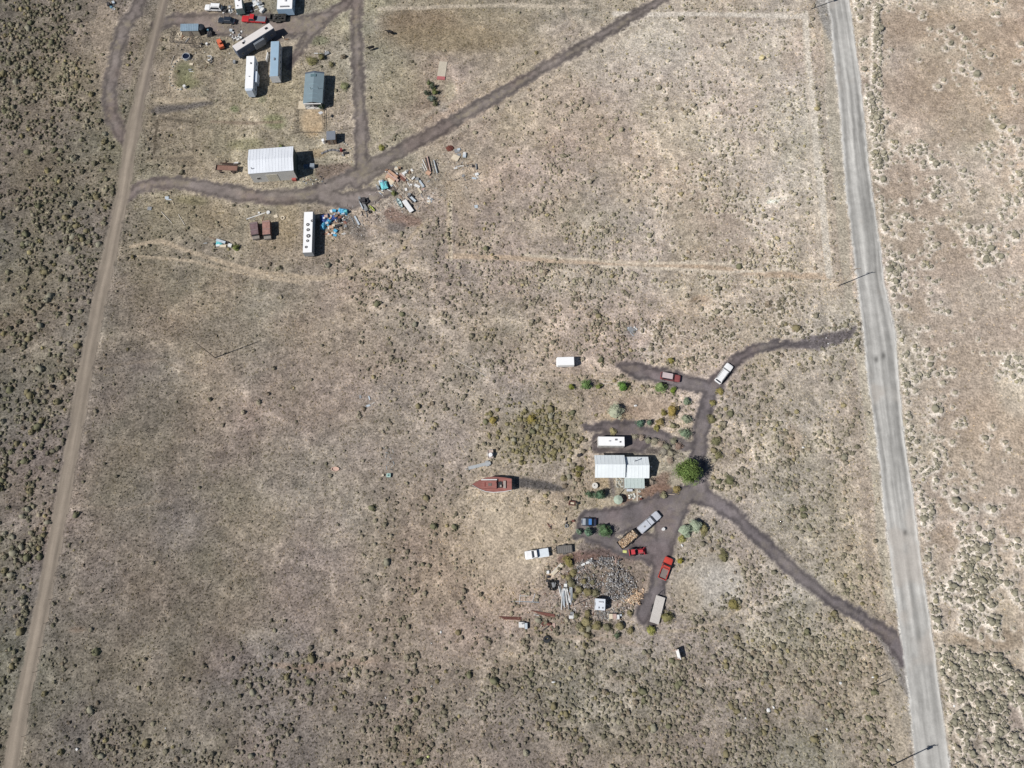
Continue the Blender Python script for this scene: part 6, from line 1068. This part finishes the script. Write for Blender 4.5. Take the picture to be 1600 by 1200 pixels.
# lower yard clutter
c, rz, L = line((869, 893), (861.5, 899)); 
heap('long_crate', 'long cream white crate lying at an angle below the white pickup', 'crate', [('box', 870, 890, 3.3, .85, .4, 44, 'c'), ('beam', 868.5, 888, 3.2, .1, .45, 44, 'w')]); heap('scrap_heap', 'white tub and dark lumps left of the long cream crate', 'junk', [('box', 856, 894, .6, .7, .4, 0, 'w'), ('lump', 857, 901, 1.0, .7, .4, 0, 'd'), ('box', 855, 908, .6, .5, .3, 0, 'd')])
t = thing('tyre_stack', 'ring of black tyres round pale scrap at the left of the firewood', 'tyres', W(864, 914)); q = random.Random(8)
for i in range(9):
    a = i*.698; part('tyre', MB().ring((math.cos(a)*.95, math.sin(a)*.95), .2, .38, 0, .26+.2*(i % 2), 12), RUB, t)
part('scrap', MB().obox((0, 0, .3), (.5, 1.1, .5), .2).obox((.45, .1, .3), (.25, .9, .4), -.2), M_('g'), t)
c = W(854, 999); single('tyre_dump', MB().ring((0, 0), .35, .78, 0, .45, 24).obox((-.05, -.15, .5), (.8, .3, .05), .3), mat('tyre_black', (50, 52, 56), .8), 'big black tractor tyre lying flat in the sage, below the red scrap', 'tyre', c)
heap('board_pile', 'fan of long weathered grey boards left of the firewood', 'boards', [('plank', 874+i*1.2+(i % 3)*1.5, 922+(i*5 % 17), 3.0+.5*(i % 4), .18, .10, -78-(i % 4)*5, 'wglwkglgw'[i % 9], .03*i) for i in range(16)])
heap('scrap_heap', 'white tub and pale sheets right of the black tyres', 'junk', [('box', 883.5, 914.5, .7, .7, .4, 0, 'w'), ('box', 881, 921, .5, .5, .3, 0, 'w'), ('box', 885, 920, .6, .4, .3, 0, 'g')]); heap('scrap_heap', 'white box with an upright white board below the grey boards', 'junk', [('box', 892, 964, .9, .7, .5, 0, 'w'), ('panel', 895.5, 961, .22, 1.4, .4, 5, 'w'), ('box', 893, 958, .6, .6, .5, 0, 'g')])
heap('pipe_rack', 'thin white and grey pipes laid in a cross left of the grey boards', 'pipes', [('pipe', 819, 931, 2.0, .12, .1, 0, 'w'), ('pipe', 821, 940, 6.2, .1, .1, -2, 'l'), ('pipe', 812, 937, 2.4, .1, .1, 85, 'w'), ('pipe', 834, 934, 2.0, .12, .1, 72, 'l'), ('pipe', 829, 941, 4.0, .1, .1, -3, 'g')])
heap('pipe_pile', 'rust red pipes lying in the weeds, the right hand bundle', 'pipes', [('pipe', 848+i*2, 957+i*1.2, 5.4-.5*i, .14, .1, -9, 'r') for i in range(5)]+[('pipe', 862, 965, 3.4, .12, .1, -12, 'k'), ('pipe', 838, 961, 1.2, .12, .1, -12, 'w')]); heap('pipe_pile', 'rust red pipes lying in the weeds, the left hand bundle', 'pipes', [('pipe', 797+i, 964+i*1.3, 5.2-.4*i, .13, .1, -2, 'r') for i in range(4)])
heap('scrap_machine', 'rust red machine parts with a ring beside the white tub', 'scrap machine', [('hoop', 849, 975, .9, 1, .3, 0, 'r'), ('lump', 858, 975, 1.4, .7, .6, 20, 'r'), ('beam', 852, 982, 1.5, .25, .3, 35, 'd'), ('sheet', 865, 977, .7, 1.0, .1, 0, 'p'), ('beam', 861, 983, .9, .15, .2, -70, 'r'), ('plank', 846, 978, 1.0, .06, .1, 50, 'w')])
heap('white_appliance', 'white appliance lying on its back by the red pipes', 'appliance', [('box', 815, 976, 1.3, 1.2, .5, 0, 'w'), ('box', 822, 978, .6, 1.3, .6, 0, 'l'), ('box', 817, 974, .5, .4, .1, 20, 'g', .52)])
heap('box_row', 'row of three pale boxes below the white camper shell', 'boxes', [('box', 954, 963, .8, 1.1, .7, 0, 'c'), ('box', 960, 963, .8, 1.1, .7, 0, 'p'), ('box', 965, 964, .7, 1.0, .6, 0, 'w'), ('box', 969, 961, .6, .4, .4, 0, 'l')]); heap('scrap_heap', 'white sheets beside a slatted rack at the top of the firewood', 'junk', [('panel', 911, 882, .9, .5, .3, 25, 'w'), ('panel', 918, 879, .9, .5, .3, 20, 'w'), ('box', 922, 876, .8, .5, .4, 0, 'g'), ('lump', 928, 877, 1.2, .6, .4, 0, 'd'), ('box', 924, 873, .3, .3, .4, 0, 'w')])
heap('pallet', 'slatted grey pallet rack above the grey firewood', 'pallet', [('plank', 937+i*2.3, 873, .75, .12, .35, 88, 'g') for i in range(8)]+[('beam', 945, 875, 2.6, .1, .2, 0, 'k'), ('beam', 945, 871, 2.6, .1, .2, 0, 'k')]); heap('board_pile', 'two upright boards at the right of the pallet rack', 'boards', [('plank', 962, 876, 1.3, .3, .2, 82, 'p'), ('plank', 966, 878, 1.0, .2, .2, 80, 'g')]); heap('board_pile', 'pink and red boards lying across the weeds left of the firewood', 'boards', [('plank', 908, 892, 2.2, .2, .1, 25, 'p'), ('plank', 904, 895, 1.4, .15, .1, 30, 'p')])
heap('scrap_heap', 'small pale scrap by a barrel between the firewood and the red tractor', 'junk', [('barrel', 969, 875, .5, 1, .5, 0, 'd'), ('box', 966, 893, .3, .4, .2, 0, 'w'), ('barrel', 967, 889, .4, 1, .4, 0, 'd'), ('box', 976, 862, .6, .9, .2, 85, 'y')]); heap('wood_frame', 'rust coloured metal frame with tan inner board beside weeds', 'frame', [('beam', 889, 786, 1.0, .12, .6, 78, 'r'), ('beam', 898, 787, 1.0, .12, .5, 78, 'r'), ('beam', 893.5, 783.5, 1.3, .12, .6, -8, 'r'), ('beam', 893.5, 789.5, 1.3, .12, .6, -8, 'r'), ('panel', 893.5, 786.5, 1.0, .5, .2, -8, 'c'), ('lump', 903, 787, .9, .6, .6, 0, 'd'), ('beam', 901, 785, 1.2, .1, .5, 0, 'd')])
heap('scrap_heap', 'rusty hoops and an old implement left of the blue car', 'junk', [('hoop', 885, 822, .9, 1, .3, 0, 'g'), ('lump', 885, 817, .5, .6, .4, 0, 'd'), ('lump', 896, 814, .9, .6, .5, 30, 'r'), ('beam', 884, 811, .8, .1, .3, 80, 'd')]); heap('scrap_heap', 'bent pink and dark metal frame on the dry grass', 'junk', [('beam', 858, 822, 1.6, .12, .2, -55, 'r'), ('beam', 862, 820, 1.2, .12, .2, 10, 'p'), ('beam', 860, 824, 1.0, .12, .2, 60, 'd')])
BTr, _ = flatbed('boat_trailer', 'empty grey boat trailer above the old red boat', 'boat trailer', (766.5, 723), (732, 731.5), .8, .45, mat('rail_frame', (176, 180, 182), .6), rail=.0, tongue=.9, railm=mat('rail_frame', (176, 180, 182)), wheelx=(-.35,), wr=.25)
HC, _ = flatbed('handcart', 'small cart carrying a round white tank', 'cart', (766.5, 716), (766, 703), 1.3, .55, mat('cart_tan', (186, 168, 158), .8), rail=.2, railm=mat('cart_pale', (208, 200, 190), .7), tongue=.0, wheelx=(0,), wr=.22); single('tank_shape', MB().cyl((0, 0, 0), (0, 0, .7), .5, n=16).cyl((0, 0, .7), (0, 0, .76), .15, n=8), WHT, 'round white tank standing on the small cart', 'tank', W(766.5, 712)+Vector((0, 0, .56)))
c = W(607.5, 743); PB = thing('pump_box', 'square mint pump box with an open lid in the open field', 'pump box', c); part('box', MB().box(-.5, .5, -.45, .45, 0, .5), mat('mint', (176, 204, 196), .6), PB); part('lid', MB().box(-.2, .2, -.18, .18, .503, .56), mat('teal_dark', (70, 116, 112), .6), PB); single('barrel', MB().cyl((0, 0, 0), (0, 0, .4), .24, n=12), M_('c'), 'small cream bucket left of the mint pump box', 'bucket', W(598.5, 743))
heap('scrap_heap', 'grey wire and scrap strewn above the mint pump box', 'scrap', [('plank', 600+(i*7 % 16), 700+i*2.6, .9, .07, .05, (i*53) % 180, 'lgw'[i % 3]) for i in range(14)]); heap('scrap_heap', 'bluish scrap sheets in the field left of the long thin pipe', 'scrap', [('sheet', 577, 622, 1.1, .3, .06, -70, 'l'), ('sheet', 575, 634, 1.2, .5, .06, 20, 'l'), ('plank', 583, 630, 1.0, .1, .05, 35, 'w'), ('sheet', 563, 620, .5, .9, .05, 10, 'g')])
single('tub', MB().ring((0, 0), .55, .68, 0, .3, 18).cyl((0, 0, 0), (0, 0, .08), .56, n=18), mat('tub_pink', (214, 182, 166), .7), 'faded pink oval tub alone in the open field', 'tub', W(524, 733)); bpy.data.objects['tub'].scale = (1.5, .8, 1)
heap('roof_wreck', 'collapsed grey roofing scrap in the scrub above the maroon car', 'scrap', [('sheet', 987, 516, 1.9, 1.1, .2, -25, 'g'), ('sheet', 983, 513, 1.2, .5, .2, 10, 'l'), ('plank', 987, 522, 1.4, .12, .1, -50, 'l'), ('sheet', 994, 514, .7, .2, .2, -50, 'w'), ('box', 991, 512, .3, .4, .3, 0, 'w')])
c = W(1056.5, 1022); BBD = thing('sign_panel', 'white backed upright panel with wooden braces in the sage', 'panel', c, R(-78)); part('panel', MB().obox((0, .25, .95), (2.2, .08, 1.8), 0, 0, -.15), WHT, BBD); part('frame', MB().box(-1.08, -1.0, -.02, .12, 0, 1.8).box(1.0, 1.08, -.02, .12, 0, 1.8), M_('o'), BBD); part('brace', MB().cyl((-.9, -.7, 0), (-.9, .1, 1.5), .05, n=6), M_('p'), BBD); part('brace', MB().cyl((.9, -.7, 0), (.9, .1, 1.5), .05, n=6), M_('p'), BBD)
for i, (x, y, s, l) in enumerate([(865, 1065.5, .45, 'white bag alone in the sage below the tractor tyre'), (1201, 1110, .5, 'white carton in the lower field, the larger of a close pair'), (1208.5, 1105, .35, 'flat white scrap right of the larger white carton'), (1313, 1067, .35, 'white lump near the fence posts in the lower right field'), (1290, 1125, .2, 'tiny white litter below the white lump'), (1292, 1139, .25, 'tiny white litter at the bottom right of the lower field'), (1364, 1058, .35, 'white post cap beside the timber posts'), (1359, 1003, .25, 'white rock beside the lower drive'), (1388.5, 1172, .4, 'white box at the foot of the lowest utility pole'),
    (1491, 1103, .3, 'white rock in the sage right of the gravel road bottom'), (258.5, 1138, .2, 'tiny white litter in the lower left field, right one'), (120.5, 1170.5, .35, 'white rag in the lower left sage'), (106, 484, .01, ''), (689, 987.5, .3, 'white litter in the sage below the old boat, upper of two'), (674, 1005, .2, 'white litter in the sage below the old boat, lower of two'), (674, 1073, .25, 'bluish litter in the lower middle sage'), (602.5, 1090, .2, 'white speck of litter in the lower middle sage'), (669, 1182, .3, 'yellowish litter at the bottom middle'),
    (780, 455.5, .25, 'white rock in the middle of the open scrub'), (915, 970, .25, 'white lump below the white box and board'), (1129, 1047, .2, 'white stone right of the white backed panel'), (1065, 845, .01, ''), (1065.5, 852, .4, 'white bucket below the silver bushes'), (1255, 699, .3, 'white stone in the scrub left of the gravel road'), (1291, 528, .2, 'pale stone on the faded cinder patch, upper'), (1294, 537, .2, 'pale stone on the faded cinder patch, lower'), (993, 634, .45, 'round pale stump in the bare garden'), (1059, 763, .01, ''), (818, 1128, .15, 'tiny white litter in the bottom middle sage'), (1165, 1122, .2, 'tiny white litter left of the white cartons')]):
    if l: single('litter', MB().blob((0, 0, s*.2), (s, s*(.6+.3*(i % 2)), s*.5), 7, 4, .2, i+1), M_('w' if 'yellow' not in l else 'y'), l, 'litter', W(x, y), i*1.1)
# firewood
def woodfield(name, label, poly, n, cols, L, r, seed, hmax=.5):
    xs = [p[0] for p in poly]; ys = [p[1] for p in poly]; q = np.random.default_rng(seed); V = []; F = []; C = []; k = 0
    ax = np.array(poly, float)
    def inside(x, y):
        c = False; j = len(ax)-1
        for i in range(len(ax)):
            if (ax[i, 1] > y) != (ax[j, 1] > y) and x < (ax[j, 0]-ax[i, 0])*(y-ax[i, 1])/(ax[j, 1]-ax[i, 1])+ax[i, 0]: c = not c
            j = i
        return c
    while k < n:
        x, y = q.uniform(min(xs), max(xs)), q.uniform(min(ys), max(ys))
        if not inside(x, y): continue
        x += q.normal(0, 2.5); y += q.normal(0, 2.5); p = W(x, y)
        if float(fbm(np.array([p.x]), np.array([p.y]), 2.4, 19)[0]) < q.uniform(.25, .62): continue
        hh = hmax*float(sm(fbm(np.array([p.x]), np.array([p.y]), 3.2, 7), .35, .7)[0]); a = q.uniform(0, math.pi); b = q.normal(0, .35)
        d = np.array((math.cos(a)*math.cos(b), math.sin(a)*math.cos(b), math.sin(b)))*L*q.uniform(.6, 1.3)/2; s = np.array((-math.sin(a), math.cos(a), 0)); u = np.cross(d/np.linalg.norm(d), s); R_ = r*q.uniform(.6, 1.4); c = np.array((p.x, p.y, .06+hh*q.uniform(.2, 1)))
        for e in (-1, 1):
            for w_ in (s*R_, (-s*.5+u*.87)*R_, (-s*.5-u*.87)*R_): V.append(c+d*e+w_)
        o = k*6; F += [(o, o+1, o+4), (o, o+4, o+3), (o+1, o+2, o+5), (o+1, o+5, o+4), (o+2, o, o+3), (o+2, o+3, o+5), (o, o+2, o+1), (o+3, o+4, o+5)]
        cc = np.array(cols[q.integers(0, len(cols))], float)*q.uniform(.85, 1.15); C += [cc]*6; k += 1
    ob = bpy.data.objects.new(name, npmesh(name, V, F, alb(np.array(C)))); link(ob); ob.data.materials.append(MFOL); return tag(ob, label, 'firewood', kind='stuff')
GW = [(190,190,194),(160,156,154),(128,120,114),(214,214,214),(96,92,92),(172,162,150),(182,176,168)]
woodfield('grey_firewood', 'wide scatter of weathered grey firewood in the yard', [(934, 872), (962, 876), (976, 895), (988, 905), (994, 920), (986, 932), (962, 940), (944, 930), (948, 905), (934, 890)], 1500, GW, .42, .065, 3, .6)
woodfield('grey_firewood', 'scatter of grey branches and firewood in the weeds left of the wide one', [(905, 878), (930, 876), (940, 905), (942, 932), (915, 930), (890, 905)], 600, GW, .55, .05, 4, .4)
woodfield('scattered_scrap', 'loose pale scrap and sticks strewn over the yard round the camper shell', [(850, 885), (905, 880), (995, 935), (985, 975), (900, 980), (860, 960), (848, 920)], 420, [(206,204,200),(160,150,140),(120,110,102),(190,170,150),(226,226,224),(150,110,96)], .7, .05, 14, .1)
for i, (x, y, r) in enumerate([(896, 896, 1.1), (893, 912, 1.2), (905, 921, 1.2), (918, 925, 1.3), (930, 926, 1.1), (898, 930, .9), (912, 908, .9), (926, 910, .8), (916, 972, 1.3), (932, 978, 1.2), (948, 980, 1.3), (968, 978, 1.2), (985, 985, 1.0), (905, 978, 1.0), (984, 958, .9), (918, 958, 1.0), (900, 962, .8), (888, 903, .9)]):
    bush('wild_bush', 'olive brush growing through the scrap around the camper shell', 'bush', x, y, r*.9, r*.8, ((128,120,88), (120,116,92), (136,128,96))[i % 3], 280, .14, 'olive brush among the scrap', 170+i)
woodfield('scattered_scrap', 'loose scrap and boards strewn along the lower side of the upper drive', [(500, 335), (560, 320), (590, 290), (640, 262), (690, 240), (750, 236), (750, 290), (680, 325), (600, 340), (560, 370), (500, 372)], 480, [(206,204,200),(160,150,140),(120,110,102),(196,176,156),(226,226,224),(90,86,84)], .8, .05, 15, .1)
woodfield('scattered_scrap', 'small litter strewn round the vehicles of the upper left yard', [(264, 60), (320, 50), (345, 10), (415, 2), (420, 22), (380, 60), (360, 110), (300, 108)], 160, [(216,214,210),(150,142,134),(90,86,84),(196,176,156)], .6, .06, 16, .1)
woodfield('split_firewood', 'fresh tan split firewood beside the cinder drive', [(980, 926), (992, 918), (1008, 924), (1004, 934), (996, 943), (984, 940), (976, 934)], 260, [(228,200,170),(212,180,150),(238,218,194),(184,156,128)], .5, .11, 5, .35)
woodfield('grey_branches', 'loose grey branches below the camper shell', [(930, 957), (960, 955), (975, 950), (972, 960), (940, 966)], 160, [(150,150,152),(120,116,110),(186,186,184)], .6, .05, 6, .2)
